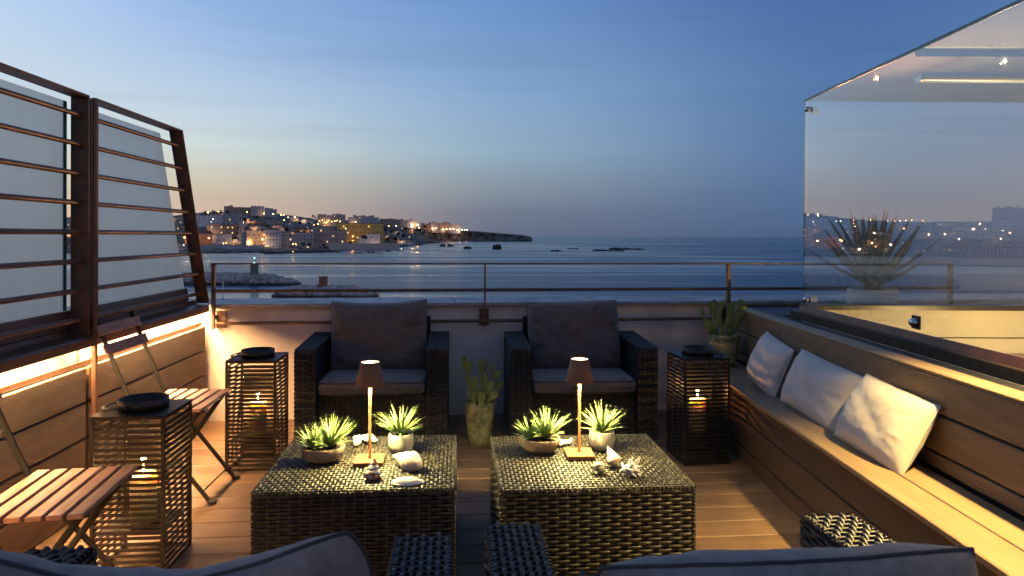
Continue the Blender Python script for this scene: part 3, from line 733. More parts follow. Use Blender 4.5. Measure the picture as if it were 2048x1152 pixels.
# street lamps of the town
SL = [(416, 425, 1350, 1.9, 0), (437, 424, 1350, 1.0, 0), (426, 438, 1300, 1, 1), (487, 445, 1300, 1, 0), (494, 424.5, 1500, 1.3, 0), (528, 427, 1500, 1.3, 0), (546, 428, 1500, 1.5, 0), (562, 429.5, 1500, 1.3, 0), (567, 430, 1500, 1, 0), (568, 440.5, 1400, 1.4, 0),
      (576, 435, 1480, .9, 1), (590, 434, 1480, .9, 1), (525, 478.5, 985, 2.4, 0), (639, 442, 1300, 1.1, 0), (644, 440, 1320, 1, 0), (653, 445, 1320, 1, 0), (657, 441, 1320, 1, 0), (663, 443, 1320, 1, 0), (669, 442, 1320, 1, 0), (674, 441, 1330, 1, 0),
      (680, 443, 1330, 1, 0), (636, 448, 1250, 1, 0), (628, 450, 1250, .8, 0), (711, 443.5, 1400, 1.3, 0), (691, 457, 1090, 1, 1), (369, 475, 1000, 1.9, 0), (418, 476, 1005, 1.8, 0), (374, 494, 930, 1.6, 0), (447, 487, 950, 1.3, 0), (453, 487, 950, 1.1, 0), (586, 488.5, 960, 1.2, 0), (592, 488.5, 960, 1.2, 0),
      (706, 472, 1060, 1, 0), (706, 481, 1060, .9, 0), (715, 475, 1060, .9, 0), (777, 452, 1600, 1, 0), (792, 452, 1650, 1, 1), (824, 453, 1900, 1.8, 1), (835, 450, 1950, 2.4, 0), (838, 456, 1900, 1.2, 0), (865, 457, 2600, 1.4, 1), (872, 457, 2600, 1.4, 0), (886, 459, 2600, 1.6, 1), (893, 458, 2600, 1.6, 0), (900, 458, 2600, 2.0, 0),
      (907, 458, 2600, 1.6, 0), (915, 460, 2600, 1.3, 1), (924, 459.5, 2600, 1.2, 1), (929, 460, 2600, 1.3, 1), (934, 460, 2600, 1.2, 1), (585.5, 503.5, 830, .9, 0), (377, 509.5, 830, .8, 0),
      (32, 456, 1350, 2.4, 0), (46, 451, 1350, 1.7, 1), (103, 448, 1400, 1.5, 0), (205, 433, 1500, 1.3, 0), (228, 433, 1500, 1.3, 1), (240, 433, 1500, 1.2, 1), (252, 434, 1500, 1.2, 0), (262, 434, 1500, 1.2, 0), (276, 434, 1500, 1.2, 1), (310, 433, 1500, 1.3, 0),
      (345, 434, 1500, 1.1, 0), (370, 436, 1500, 1.5, 1), (379, 436, 1500, 1.5, 1), (135, 480, 1100, 2.0, 0), (98, 482, 1100, 1.6, 0), (166, 490, 1000, 2.2, 0), (209, 488, 1000, 2.0, 0), (250, 489, 1000, 2.2, 0), (302, 486, 1000, 1.4, 0), (320, 489, 1000, 2.0, 0), (332, 489, 1000, 1.4, 0),
      (20, 494, 960, 1.8, 0), (62, 493, 960, 2, 0), (40, 508, 880, 1.3, 1), (8, 507, 880, 1.3, 0)]
SL += [(230 + 9 * k, 515 + (k % 3) * 1.5, 800, 1.1, 1) for k in range(10)]
SL.sort(key=lambda s: s[0])
lampcache = {}
for k, (px, row, d, s, wh) in enumerate(SL):
    z = z_row(row, px, d); cx = far_pt(px, d, z)
    zg = min(land_z(px, d), z - 4) if px < 830 else z - 6
    r_ = .30 * s * d / 1000
    kk = (round(r_, 2), wh)
    t = thing('street_lamp', '', 'street lamp', (cx.x, cx.y, z), 0, 'street lamps of the town across the bay')
    t['label'] = ('white' if wh else 'orange') + ' glowing street lamp, %s from the %s along the town' % ((ORD[k], 'left') if k < 30 else ((ORD[len(SL) - 1 - k], 'right') if len(SL) - k <= 30 else (ORD[k - 30], 'left of the mid part')))
    if kk not in lampcache:
        q = Geo(); q.lathe([(0, -r_), (r_ * .75, -r_ * .6), (r_, 0), (r_ * .75, r_ * .6), (0, r_)], 8); lampcache[kk] = q.mesh('bulb', M['white_bulb' if wh else 'orange_bulb'])
    put('bulb', lampcache[kk], t)
    hh = max(3, min(z - zg, 9))
    if ('p', round(hh)) not in lampcache:
        q = Geo(); q.tube([(0, .6, .5), (0, 1.5, .3), (0, 1.7, -round(hh))], .12, 5); lampcache[('p', round(hh))] = q.mesh('post', M['lamp_post'])
    put('post', lampcache[('p', round(hh))], t)
for (px, row, d, e) in [(525, 477, 1000, 9000), (372, 474, 1025, 5000), (418, 475, 1025, 5000), (560, 448, 1250, 3500), (706, 476, 1090, 4500), (690, 474, 1080, 2500), (755, 474, 1090, 3500), (655, 441, 1330, 5000), (900, 457, 2600, 16000), (374, 493, 935, 3500), (586, 487, 975, 2500), (835, 449, 1950, 9000), (416, 424, 1380, 5000), (130, 484, 1080, 6000), (250, 486, 980, 6000)]:
    ld = bpy.data.lights.new('facade_light', 'POINT'); ld.energy = e; ld.color = (1, .44, .10); ld.shadow_soft_size = .5
    p = far_pt(px, d - 6, z_row(row, px, d)); lo = bpy.data.objects.new('facade_light', ld); COL.objects.link(lo); lo.location = p

# trees of the town: clumps of leaf faces on trunks
M['farleaf'] = pmat('town_tree_leaf', (.035, .05, .02), .9, var=.3, nscale=.5)
M['bark'] = pmat('tree_bark', (.06, .045, .03), .9)
q = Geo()
for k in range(230):
    px = rb.uniform(345, 835); d0 = d_shore(px); d = d0 + 20 + (DTOP - d0 - 40) * rb.random() ** .8; p = far_pt(px, d, land_z(px, d)); s = rb.uniform(1.2, 3.4)
    for j in range(46):
        a = Vector((rb.gauss(0, 1), rb.gauss(0, 1), abs(rb.gauss(0, 1)))); a = a / max(a.length, .01) * rb.uniform(.5, 1); c = p + Vector((a.x * s * 1.6, a.y * s, a.z * s * 1.1))
        u_ = Vector((rb.uniform(-1, 1), rb.uniform(-1, 1), rb.uniform(-1, 1))).normalized() * .45; v_ = u_.orthogonal().normalized() * .4
        q.add([c - u_, c - v_, c + u_, c + v_], [(0, 1, 2, 3)])
q.build('hillside_scrub', M['farleaf'], kind='stuff')
def tree_meshes(seed):
    rr = random.Random(seed); q = Geo()
    for k in range(420):
        th = rr.uniform(0, 6.283); ph = math.acos(rr.uniform(-1, 1)); rad = rr.uniform(.45, 1) ** .5 * (1 + .25 * noise.noise(Vector((th, ph, seed))))
        c = Vector((math.sin(ph) * math.cos(th) * rad * 3.1, math.sin(ph) * math.sin(th) * rad * 3.1, 4.6 + math.cos(ph) * rad * 2.3))
        a = Vector((rr.uniform(-1, 1), rr.uniform(-1, 1), rr.uniform(-1, 1))).normalized() * .42; b = a.orthogonal().normalized() * .34
        q.add([c - a, c - b, c + a, c + b], [(0, 1, 2, 3)])
    t = Geo(); t.tube([(0, 0, -1), (.1, 0, 1.5), (.0, .1, 3)], [.3, .22, .14], 6)
    for k in range(4):
        an = k * 1.6 + seed; t.tube([(0, .05, 2.2), (math.cos(an) * 1.2, math.sin(an) * 1.2, 4)], [.12, .05], 5)
    return q.mesh('crown', M['farleaf']), t.mesh('trunk', M['bark'])
TM = [tree_meshes(s) for s in (1, 2, 3)]
TREES = [(672, 482, 1080, 1.3), (681, 484, 1085, 1.1), (700, 488, 1080, 1), (573, 462, 1150, 1.2), (535, 455, 1210, 1.1), (607, 490, 985, 1), (618, 491, 985, 1), (648, 491, 1040, .9), (730, 478, 1060, 1.2), (600, 449, 1300, 1.1), (500, 450, 1300, 1), (626, 434, 1500, 1), (631, 436, 1500, .8),
         (770, 462, 1350, 1.2), (783, 466, 1350, 1.3), (796, 470, 1300, 1.2), (807, 474, 1260, 1.3), (790, 480, 1220, 1.2), (775, 482, 1200, 1.1), (812, 460, 1500, 1.3), (850, 456, 2620, 1.6), (441, 426, 1600, 1.4), (455, 427, 1600, 1.4), (427, 427, 1600, 1.5), (412, 428, 1600, 1.4), (489, 441, 1400, 1.2), (513, 437, 1400, 1.2)]
TREES.sort()
for k, (px, row, d, s) in enumerate(TREES):
    p = far_pt(px, d - 15, z_row(row, px, d) - 3)
    t = thing('broadleaf_tree', 'dark rounded tree among the town houses, %s from the left' % ORD[k], 'tree', p, k * .7, 'dark trees among the town houses')
    t.scale = (s, s, s)
    put('crown', TM[k % 3][0], t); put('trunk', TM[k % 3][1], t)


# ================================================================== TERRACE
c5, s5 = math.cos(R(5)), math.sin(R(5))
def DK(u, v, z=0): return Vector((u * c5 - v * s5, u * s5 + v * c5, z))

# deck planks
deck = Geo(); deck.add([(-3.2, -2, -.035), (1.6, -2, -.035), (1.6, 5.1, -.035), (-3.2, 5.1, -.035)], [(0, 1, 2, 3)])
deck = struct('deck', deck, M['dark'])
joints = {1: .2, 4: -.9, 7: .95, -3: .4, -6: -1.2}
for k in range(-32, 12):
    v = 3.055 + .151 * (k + .5)
    spans = [(-2.75, 1.88)] if k not in joints else [(-2.75, joints[k] - .002), (joints[k] + .002, 1.88)]
    for a, b in spans:
        me = board_mesh(b - a, .1435, .024, M['deck'], .0035)
        put('plank', me, deck, mw=frame_m(DK((a + b) / 2, v, -.012 + random.uniform(-.0006, .0006)), (c5, s5, 0), (-s5, c5, 0)))

# ---- back parapet wall
WS = .1229; wl_ = math.hypot(1, WS); wd = Vector((1 / wl_, WS / wl_, 0)); wn_ = Vector((-WS / wl_, 1 / wl_, 0))
def WB(x, off=0, z=0):     # point on the parapet face at world x, offset away from the terrace
    p = Vector((x, 4.787 + WS * x, z)); return p + wn_ * off
rw = Matrix(((wd.x, wn_.x, 0), (wd.y, wn_.y, 0), (0, 0, 1)))
par = thing('parapet_wall', 'cream plastered parapet wall with stone coping along the sea side', 'wall', WB(0))
par.rotation_euler = (0, 0, math.atan(WS))
q = Geo(); q.box((1.6, .19, .33), (8.0, .36, .864)); q.build('wall_body', M['stucco'], par)
x = -2.4
for k in range(8):
    put('coping_slab', board_mesh(1.0, .44, .024, M['coping'], .003), par, loc=(x + .502, .185, .774)); x += 1.004
ps = thing('power_socket', 'small black outdoor power socket low on the cream parapet', 'socket', WB(1.03, -.006, .10)); ps.rotation_euler = (0, 0, math.atan(WS))
q = Geo(); q.chbox((0, 0, 0), (.052, .012, .085), .003); q.build('plate', M['socketw'], ps)
q = Geo(); q.chbox((0, -.008, .0), (.032, .01, .06), .002); q.build('cover', M['socket'], ps)
for (px, hh, lab) in [(457, .13, 'thin grey rod on the coping, leftmost of three'), (769, .085, 'short grey rod on the coping behind the left armchair'), (997, .075, 'thin rod on the coping right of the middle rail post')]:
    yy = 4.787 + .33; xx = (px - 1024) / 1365 * yy / (1 - (px - 1024) / 1365 * WS); q = Geo(); q.tube([(0, 0, 0), (0, 0, hh)], .004 if px != 769 else .006, 8); q.tube([(0, 0, 0), (0, 0, .006)], .014, 10)
    q.build('thin_rod', M['alu'], None, loc=WB(xx, .34, .786), label=lab, cat='rod', group='rods on the coping')

# ---- railing
rail = thing('railing', 'brown steel railing with three horizontal rails before the parapet', 'railing', WB(0, -.06)); rail.rotation_euler = (0, 0, math.atan(WS))
xs = [v * wl_ for v in (-1.968, -.193, 1.553, 3.29)]
def RG(): return Geo()
q = Geo(); q.chbox(((xs[0] + xs[3]) / 2, 0, 1.056), (xs[3] - xs[0] + .03, .036, .011), .002); q.build('top_rail', M['steel'], rail)
q = Geo(); q.tube([(xs[0], 0, .876), (xs[3], 0, .876)], .0115, 10); q.build('middle_rail', M['steel'], rail)
q = Geo(); q.tube([(xs[0], 0, .663), (xs[3], 0, .663)], .0115, 10); q.build('lower_rail', M['steel'], rail)
for k, x in enumerate(xs):
    q = Geo(); q.chbox((x, 0, (1.05 + .625) / 2), (.02 if k == 0 else (.011 if k == 1 else .024), .036, 1.05 - .625), .002); q.build('post', M['steel'], rail)
    if k < 3:
        q = Geo(); q.chbox((x + (.035 if k == 0 else 0), .054, .683), (.066, .008, .115), .002); q.box((x, .032, .7), (.012, .036, .03)); q.build('wall_bracket', M['steel'], rail)

# ---- left wall of boards with light slot and slatted screen
LA = Vector((-1.875, 2.5, 0)); lt = Vector((-.0682, .99767, 0)).normalized(); ln = Vector((lt.y, -lt.x, 0))
def LW(s, n=0, z=0): return LA + lt * s + ln * n + Vector((0, 0, z))
lwall = thing('board_wall', 'low left wall of reeded brown boards with a glowing light slot', 'wall', (0, 0, 0))
q = Geo(); q.prism([(-.32, 0), (-.028, 0), (-.028, .642), (-.32, .642)], LW(-4), ln, (0, 0, 1), lt, 5.985); q.build('wall_core', M['dark'], lwall)
rows = [(.004, .162), (.170, .325), (.333, .486), (.494, .646)]
for (a, b) in [(-3.9, -1.30), (-1.294, .572), (.596, 1.985)]:
    for (z0, z1) in rows:
        me = board_mesh(b - a, z1 - z0, .022, M['reeded'], .003)
        put('board', me, lwall, mw=frame_m(LW((a + b) / 2, -.011, (z0 + z1) / 2), lt, (0, 0, 1)))
        for s_ in (a + .05, b - .05):
            if z0 > .4 and s_ > -1.5:
                if 'screw' not in _cache:
                    qq = Geo(); qq.lathe([(0, .0015), (.004, .001), (.0045, 0)], 10); _cache['screw'] = qq.mesh('screw', M['chairmetal'])
                m = frame_m(LW(s_, .001, z1 - .022), lt, (0, 0, 1)); put('screw', _cache['screw'], lwall, mw=m @ Matrix.Rotation(math.pi, 4, 'X') if False else m)
q = Geo(); q.prism([(-.034, .653), (-.022, .653), (-.022, .673), (-.034, .673)], LW(-4), ln, (0, 0, 1), lt, 5.985); q.build('slot_bar', M['steel'], lwall)
M['slotwhite'] = pmat('grey_slot_lining', (.13, .12, .11), .7, var=.02)
q = Geo(); q.prism([(-.10, .644), (-.0345, .644), (-.0345, .648), (-.088, .650), (-.13, .738), (-.13, .776), (-.17, .776), (-.17, .644)], LW(-4), ln, (0, 0, 1), lt, 5.98); q.build('slot_lining', M['slotwhite'], lwall)
q = Geo(); q.prism([(-.060, .770), (.016, .770), (.016, .774), (-.060, .774)], LW(-4), ln, (0, 0, 1), lt, 4.53); q.prism([(-.060, .770), (.016, .770), (.016, .774), (-.060, .774)], LW(.60), ln, (0, 0, 1), lt, 1.375)
M['led'].node_tree.nodes['Emission'].inputs[1].default_value = 195
o = q.build('light_strip', M['led'], lwall); o['kind'] = 'stuff'
q = Geo(); q.box(LW(.575, -.09, .694), (.012, .012, .01)); q.prism([(-.13, .65), (-.035, .65), (-.035, .736), (-.13, .736)], LW(.555), ln, (0, 0, 1), lt, .03); q.build('slot_divider', M['slotwhite'], lwall)
q = Geo(); q.prism([(.020, .742), (.024, .742), (.024, .778), (.016, .788), (-.05, .794), (-.055, .80), (-.06, .82), (-.30, .84), (-.30, .7765), (.020, .7765)], LW(-4), ln, (0, 0, 1), lt, 5.985); q.build('ledge', M['steel'], lwall)
q = Geo(); q.prism([(-.062, .823), (-.056, .825), (-.062, .87), (-.068, .905), (-.13, .912), (-.13, .823)], LW(-4), ln, (0, 0, 1), lt, 5.86); q.build('sill', M['steel'], lwall)

scr = thing('slatted_screen', 'tall brown steel screen of horizontal tubes with slanted end on the left wall', 'screen', (0, 0, 0))
plate_n = (-.052, .026)
zb, zt = .80, 1.862
def plate(s0, z0, s1, z1, th=.010):
    q = Geo(); d = (LW(s1, 0, z1) - LW(s0, 0, z0)); L_ = d.length; mid = (LW(s1, 0, z1) + LW(s0, 0, z0)) / 2 + ln * ((plate_n[0] + plate_n[1]) / 2)
    me = board_mesh(L_, plate_n[1] - plate_n[0], th, M['steel'], .0015); return me, frame_m(mid, d, ln)
for nm, a in [('frame_post', (.545, zb, .545, zt)), ('frame_post', (.618, zb, .618, zt)), ('frame_post', (1.978, zb, 1.552, zt)), ('frame_post', (-1.3, zb, -1.3, zt)), ('top_plate', (-1.3, zt, .548, zt)), ('top_plate', (.614, zt, 1.556, zt))]:
    me, mw = plate(*a); put(nm, me, scr, mw=mw)
q = Geo(); q.tube([LW(.605, .018, .0), LW(.605, .018, 1.865)], .0135, 14); q.build('round_post', M['steel'], scr)
for k in range(8):
    z = .867 + .13 * k
    for a, b in [(-1.3, .545), (.618, 1.978 - (z - zb) / (zt - zb) * .426)]:
        q = Geo(); q.tube([LW(a, -.013, z), LW(b, -.013, z)], .0115, 12); 
        q.tube([LW(b - .012, -.013, z), LW(b, -.013, z)], .0155, 12)
        q.build('tube_bar', M['steel'], scr)
q = Geo(); q.prism([(-.072, 0), (-.062, 0), (-.062, 1), (-.072, 1)], (0, 0, 0), ln, (0, 0, 1), lt, 1)
def sheet(name, pts, mat, th=.008, n=-.062):
    q = Geo(); P = [LW(s, n, z) for s, z in pts]; Q = [LW(s, n - th, z) for s, z in pts]; k = len(pts)
    q.add(P + Q, [tuple(range(k)), tuple(range(2 * k - 1, k - 1, -1))] + [(i, k + i, k + (i + 1) % k, (i + 1) % k) for i in range(k)])
    me = q.mesh(name, mat)
    if mat is M['frost']:          # the film is on the inner face only
        me.materials.append(M['glass'])
        for p_ in me.polygons: p_.material_index = 0 if p_.index == 0 else 1
    return put(name, me, scr)
sheet('frosted_panel', [(-1.3, .908), (.505, .908), (.505, 1.835), (-1.3, 1.835)], M['frost'])
sheet('glass_edge', [(.507, .908), (.530, .908), (.530, 1.835), (.507, 1.835)], M['glassedge'])
sheet('frosted_panel', [(.66, .912), (1.80, .912), (1.455, 1.832), (.66, 1.832)], M['frost'])

# ---- right bench
bench = thing('bench', 'long built-in bench of reeded brown composite boards along the right wall', 'bench', (0, 0, 0))
BY0, BY1 = -.6, 4.93
q = Geo(); q.box(((1.305 + 1.548) / 2, (BY0 + BY1) / 2, .18), (.243, BY1 - BY0, .36)); q.box((1.598, (BY0 + BY1) / 2, .36), (.056, BY1 - BY0, .74)); q.build('core', M['dark'], bench)
def bboard(x0, x1, z0, z1, y0, y1, mat):
    # horizontal if thin in z, upright if thin in x
    if z1 - z0 > x1 - x0:
        me = board_mesh(y1 - y0, z1 - z0, x1 - x0, mat, .003); mw = frame_m(((x0 + x1) / 2, (y0 + y1) / 2, (z0 + z1) / 2), (0, 1, 0), (0, 0, 1))
    else:
        me = board_mesh(y1 - y0, x1 - x0, z1 - z0, mat, .003); mw = frame_m(((x0 + x1) / 2, (y0 + y1) / 2, (z0 + z1) / 2), (0, 1, 0), (-1, 0, 0))
    put('board', me, bench, mw=mw)
def splits(js): 
    e = [BY0] + js + [BY1]; return [(a + .0015, b - .0015) for a, b in zip(e, e[1:])]
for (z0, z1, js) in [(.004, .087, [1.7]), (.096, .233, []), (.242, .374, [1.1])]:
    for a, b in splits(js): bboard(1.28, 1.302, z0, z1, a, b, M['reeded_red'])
for (x0, x1, js) in [(1.256, 1.390, []), (1.396, 1.535, [3.35])]:
    for a, b in splits(js): bboard(x0, x1, .380, .402, a, b, M['seatboard'])
for (z0, z1, js) in [(.412, .463, []), (.473, .605, []), (.615, .7485, [3.92])]:
    for a, b in splits(js): bboard(1.545, 1.567, z0, z1, a, b, M['reeded'])
for a, b in splits([3.0]): bboard(1.543, 1.632, .7505, .762, a, b, M['seatboard'])

# ---- stair enclosure
stair = thing('stairwell', 'cream plastered stairwell inside the glass enclosure on the right', 'stairwell', (0, 0, 0))
q = Geo(); q.box((2.9, 4.36, .39), (2.05, .10, .83)); q.build('end_wall', M['cream'], stair)
q = Geo(); q.box((2.9, 4.306, .62), (1.95, .008, .006)); q.build('wall_seam', M['dark'], stair)
q = Geo(); q.box((2.95, 3.2, .50), (2.0, 2.1, .06)); q.build('landing', M['cream'], stair)
q = Geo(); q.box((1.845, 1.8, .36), (.05, 5.0, .72)); q.build('side_wall', M['cream'], stair)
q = Geo(); q.box((3.95, 1.8, 1.0), (.1, 5.0, 2.2)); q.build('far_side_wall', M['cream'], stair)
q = Geo(); q.box((2.9, 4.315, .812), (2.1, .14, .028)); q.build('end_wall_frame', M['channel'], stair)
roof = Geo(); roof.box((1.69, 1.8, .72), (.115, 6.4, .05)); roof.box((2.9, 4.73, .72), (2.3, .62, .05)); struct('roof_surface', roof, M['roofing'])
enc = thing('glass_enclosure', 'clear frameless glass enclosure over the stairwell reflecting the town', 'glass enclosure', (0, 0, 0))
q = Geo(); q.prism([(1.755, .746), (1.79, .746), (1.79, .793), (1.755, .793)], (0, -.6, 0), (1, 0, 0), (0, 0, 1), (0, 1, 0), 4.9); q.build('channel', M['channel'], enc)
q = Geo(); q.prism([(1.7905, .746), (1.812, .746), (1.812, .828), (1.8, .828), (1.7905, .793)], (0, -.6, 0), (1, 0, 0), (0, 0, 1), (0, 1, 0), 4.86); q.build('base_plate', M['rust'], enc)
GX, GYE, GZ0, GZ1 = 1.815, 4.25, .829, 2.092
def pane(nm, c, size):
    q = Geo(); q.box(c, size); return q.build(nm, M['glass'], enc)
pane('glass_pane', (GX + .006, (GYE + .6) / 2 + .0, (GZ0 + GZ1) / 2), (.012, GYE - .6, GZ1 - GZ0))
pane('glass_pane', ((GX + 3.9) / 2 + .007, GYE - .006, (GZ0 + GZ1) / 2), (3.9 - GX - .013, .012, GZ1 - GZ0))
pane('roof_pane', ((GX + 3.9) / 2, (GYE + .6) / 2, GZ1 + .007), (3.9 - GX, GYE - .6, .012))
q = Geo(); q.box((GX - .001, (GYE + .6) / 2, GZ1 + .007), (.002, GYE - .6, .014)); q.box((GX + .004, GYE + .001, (GZ0 + GZ1) / 2), (.008, .002, GZ1 - GZ0)); q.build('glass_edge', M['glassedge'], enc)
def clamp(z, flip=1):
    q = Geo()
    prof = [(0, 0), (.016, 0), (.017, .004), (.017, .018), (.013, .024), (0, .025)]
    vs = Geo(); vs.lathe(prof, 18)
    m = Matrix.Rotation(R(-90), 3, 'Y'); q.add([m @ Vector(v) + Vector((GX, GYE - .06, z)) for v in vs.v], vs.f, True)
    q.chbox((GX + .028, GYE - .03, z), (.010, .055, .05), .004)
    q.chbox((GX + .05, GYE - .018, z), (.06, .008, .046), .004)
    q.build('clamp', M['chrome'], enc)
clamp(2.035); clamp(.868)
q = Geo(); q.chbox((GX - .006, 3.05, .872), (.01, .06, .06), .002); q.build('lock_plate', M['channel'], enc)
q = Geo(); vs = Geo(); vs.lathe([(0, .026), (.012, .024), (.018, .016), (.019, 0)], 18); m = Matrix.Rotation(R(-90), 3, 'Y'); q.add([m @ Vector(v) + Vector((GX - .011, 3.05, .872)) for v in vs.v], vs.f, True); q.build('lock_knob', M['chrome'], enc)
q = Geo(); q.tube([(1.98, 3.32, 2.03), (3.88, 3.32, 2.03)], .0245, 20); q.build('roller_tube', M['alu'], enc)
q = Geo(); q.tube([(1.968, 3.32, 2.03), (1.982, 3.32, 2.03)], .028, 20); q.build('tube_end_cap', M['chrome'], enc)

# ---- wicker strands -------------------------------------------------
def weave(P0, du, dv, nn, U, V, pitch, rib, rw=.0048, rt=.0026, amp=.0022, k=6, spp=4, bend=None, phase=0, skipedge=0.0):
    """strands along du, stacked along dv, bulging over ribs; returns (V, F)"""
    P0, du, dv, nn = (np.array(a, float) for a in (P0, du, dv, nn))
    n = max(1, int(round(V / pitch))); pt = V / n
    m = max(4, int(round(U / rib)) * spp) + 1
    u = np.linspace(0, U, m); vv = (np.arange(n) + .5) * pt
    uu, ii = np.meshgrid(u, np.arange(n))
    ph = np.pi * (ii + phase)
    w = np.cos(np.pi * uu / rib + ph)
    h = amp * w
    tube_s = .72 + .28 * np.clip(w, -1, 1)
    C = P0 + uu[..., None] * du + vv[:, None, None] * dv + h[..., None] * nn
    if bend is not None:
        d0, d1 = bend      # fold the ends down over the edges
        over0 = np.clip(d0 - uu, 0, None); over1 = np.clip(uu - (U - d1), 0, None)
        C = C + (over0 - over1)[..., None] * du * .92 - ((over0 + over1) * 1.0 + 0)[..., None] * nn * .95
    an = np.arange(k) * 2 * np.pi / k
    off = (np.cos(an)[:, None] * dv * rw + np.sin(an)[:, None] * nn * rt)
    VV = C[:, :, None, :] + off[None, None] * tube_s[:, :, None, None]
    nv = n * m * k
    idx = np.arange(nv).reshape(n, m, k)
    a = idx[:, :-1, :]; b = idx[:, 1:, :]
    F = np.stack([a, np.roll(a, -1, 2), np.roll(b, -1, 2), b], -1).reshape(-1, 4)
    return VV.reshape(-1, 3), F
def helix_edge(q, a, b, r=.0055, r2=.0032, pitch=.013):
    a, b = Vector(a), Vector(b); d = b - a; L_ = d.length; d.normalize(); x = d.orthogonal().normalized(); y = d.cross(x)
    n = int(L_ / pitch) * 6
    for ph in (0,):
        q.tube([a + d * (L_ * i / n) + (x * math.cos(i * math.pi / 3 + ph) + y * math.sin(i * math.pi / 3 + ph)) * r for i in range(n + 1)], r2, 4, cap=False)

def woven_box_sides(q, cx, cy, w, d, z0, z1, pitch, rib, sides='FBLR', k=5, spp=4):
    x0, x1, y0, y1 = cx - w / 2, cx + w / 2, cy - d / 2, cy + d / 2
    if 'F' in sides: q.arrays(*weave((x0, y0, z0), (1, 0, 0), (0, 0, 1), (0, -1, 0), w, z1 - z0, pitch, rib, k=k, spp=spp, rw=pitch * .46))
    if 'B' in sides: q.arrays(*weave((x0, y1, z0), (1, 0, 0), (0, 0, 1), (0, 1, 0), w, z1 - z0, pitch, rib, k=k, spp=spp, rw=pitch * .46))
    if 'L' in sides: q.arrays(*weave((x0, y0, z0), (0, 1, 0), (0, 0, 1), (-1, 0, 0), d, z1 - z0, pitch, rib, k=k, spp=spp, rw=pitch * .46))
    if 'R' in sides: q.arrays(*weave((x1, y0, z0), (0, 1, 0), (0, 0, 1), (1, 0, 0), d, z1 - z0, pitch, rib, k=k, spp=spp, rw=pitch * .46))

# ---- two wicker tables
def make_table(label, c, rz):
    t = thing('wicker_table', label, 'table', c, rz, 'low woven wicker tables')
    W_, D_, H_ = .705, .655, .36
    q = Geo(); q.box((0, 0, H_ / 2 - .004), (W_ - .018, D_ - .018, H_ - .016)); q.build('table_body', M['wickerbody'], t)
    q = Geo()
    q.arrays(*weave((-W_ / 2 + .004, -D_ / 2 - .014, H_ - .004), (0, 1, 0), (1, 0, 0), (0, 0, 1), D_ + .028, W_ - .008, .0152, .0225, rw=.0062, rt=.0032, amp=.0028, k=6, spp=5, bend=(.016, .016)))
    for j in range(int(D_ / .0225)):
        y = -D_ / 2 + (j + .5) * .0225; q.tube([(-W_ / 2 + .004, y, H_ - .0045), (W_ / 2 - .004, y, H_ - .0045)], .0042, 6)
    o = q.build('woven_top', M['wicker'], t); o['kind'] = 'stuff'
    q = Geo(); woven_box_sides(q, 0, 0, W_ - .008, D_ - .008, .012, H_ - .014, .0142, .037, k=5, spp=4)
    for sx in (-1, 1):
        for sy in (-1, 1): helix_edge(q, (sx * (W_ / 2 - .006), sy * (D_ / 2 - .006), .01), (sx * (W_ / 2 - .006), sy * (D_ / 2 - .006), H_ - .008))
        helix_edge(q, (sx * (W_ / 2 - .004), -D_ / 2 + .006, H_ - .006), (sx * (W_ / 2 - .004), D_ / 2 - .006, H_ - .006))
    for j in range(19):
        x = -W_ / 2 + .018 + j * .037
        for sy in (-1, 1): q.tube([(x, sy * (D_ / 2 - .0075), .012), (x, sy * (D_ / 2 - .0075), H_ - .014)], .0045, 5)
    for j in range(17):
        y = -D_ / 2 + .02 + j * .037
        for sx in (-1, 1): q.tube([(sx * (W_ / 2 - .0075), y, .012), (sx * (W_ / 2 - .0075), y, H_ - .014)], .0045, 5)
    o = q.build('woven_side', M['wicker'], t); o['kind'] = 'stuff'
    return t
tabL = make_table('left of two low dark wicker tables, carrying the four shells nearer the left', (-.571, 2.700, 0), R(4.6))
tabL['label'] = 'left woven dark wicker table in front of the left armchair'
tabR = dup(tabL, 'right woven dark wicker table in front of the right armchair', (.286, 2.733, 0), R(4.6))

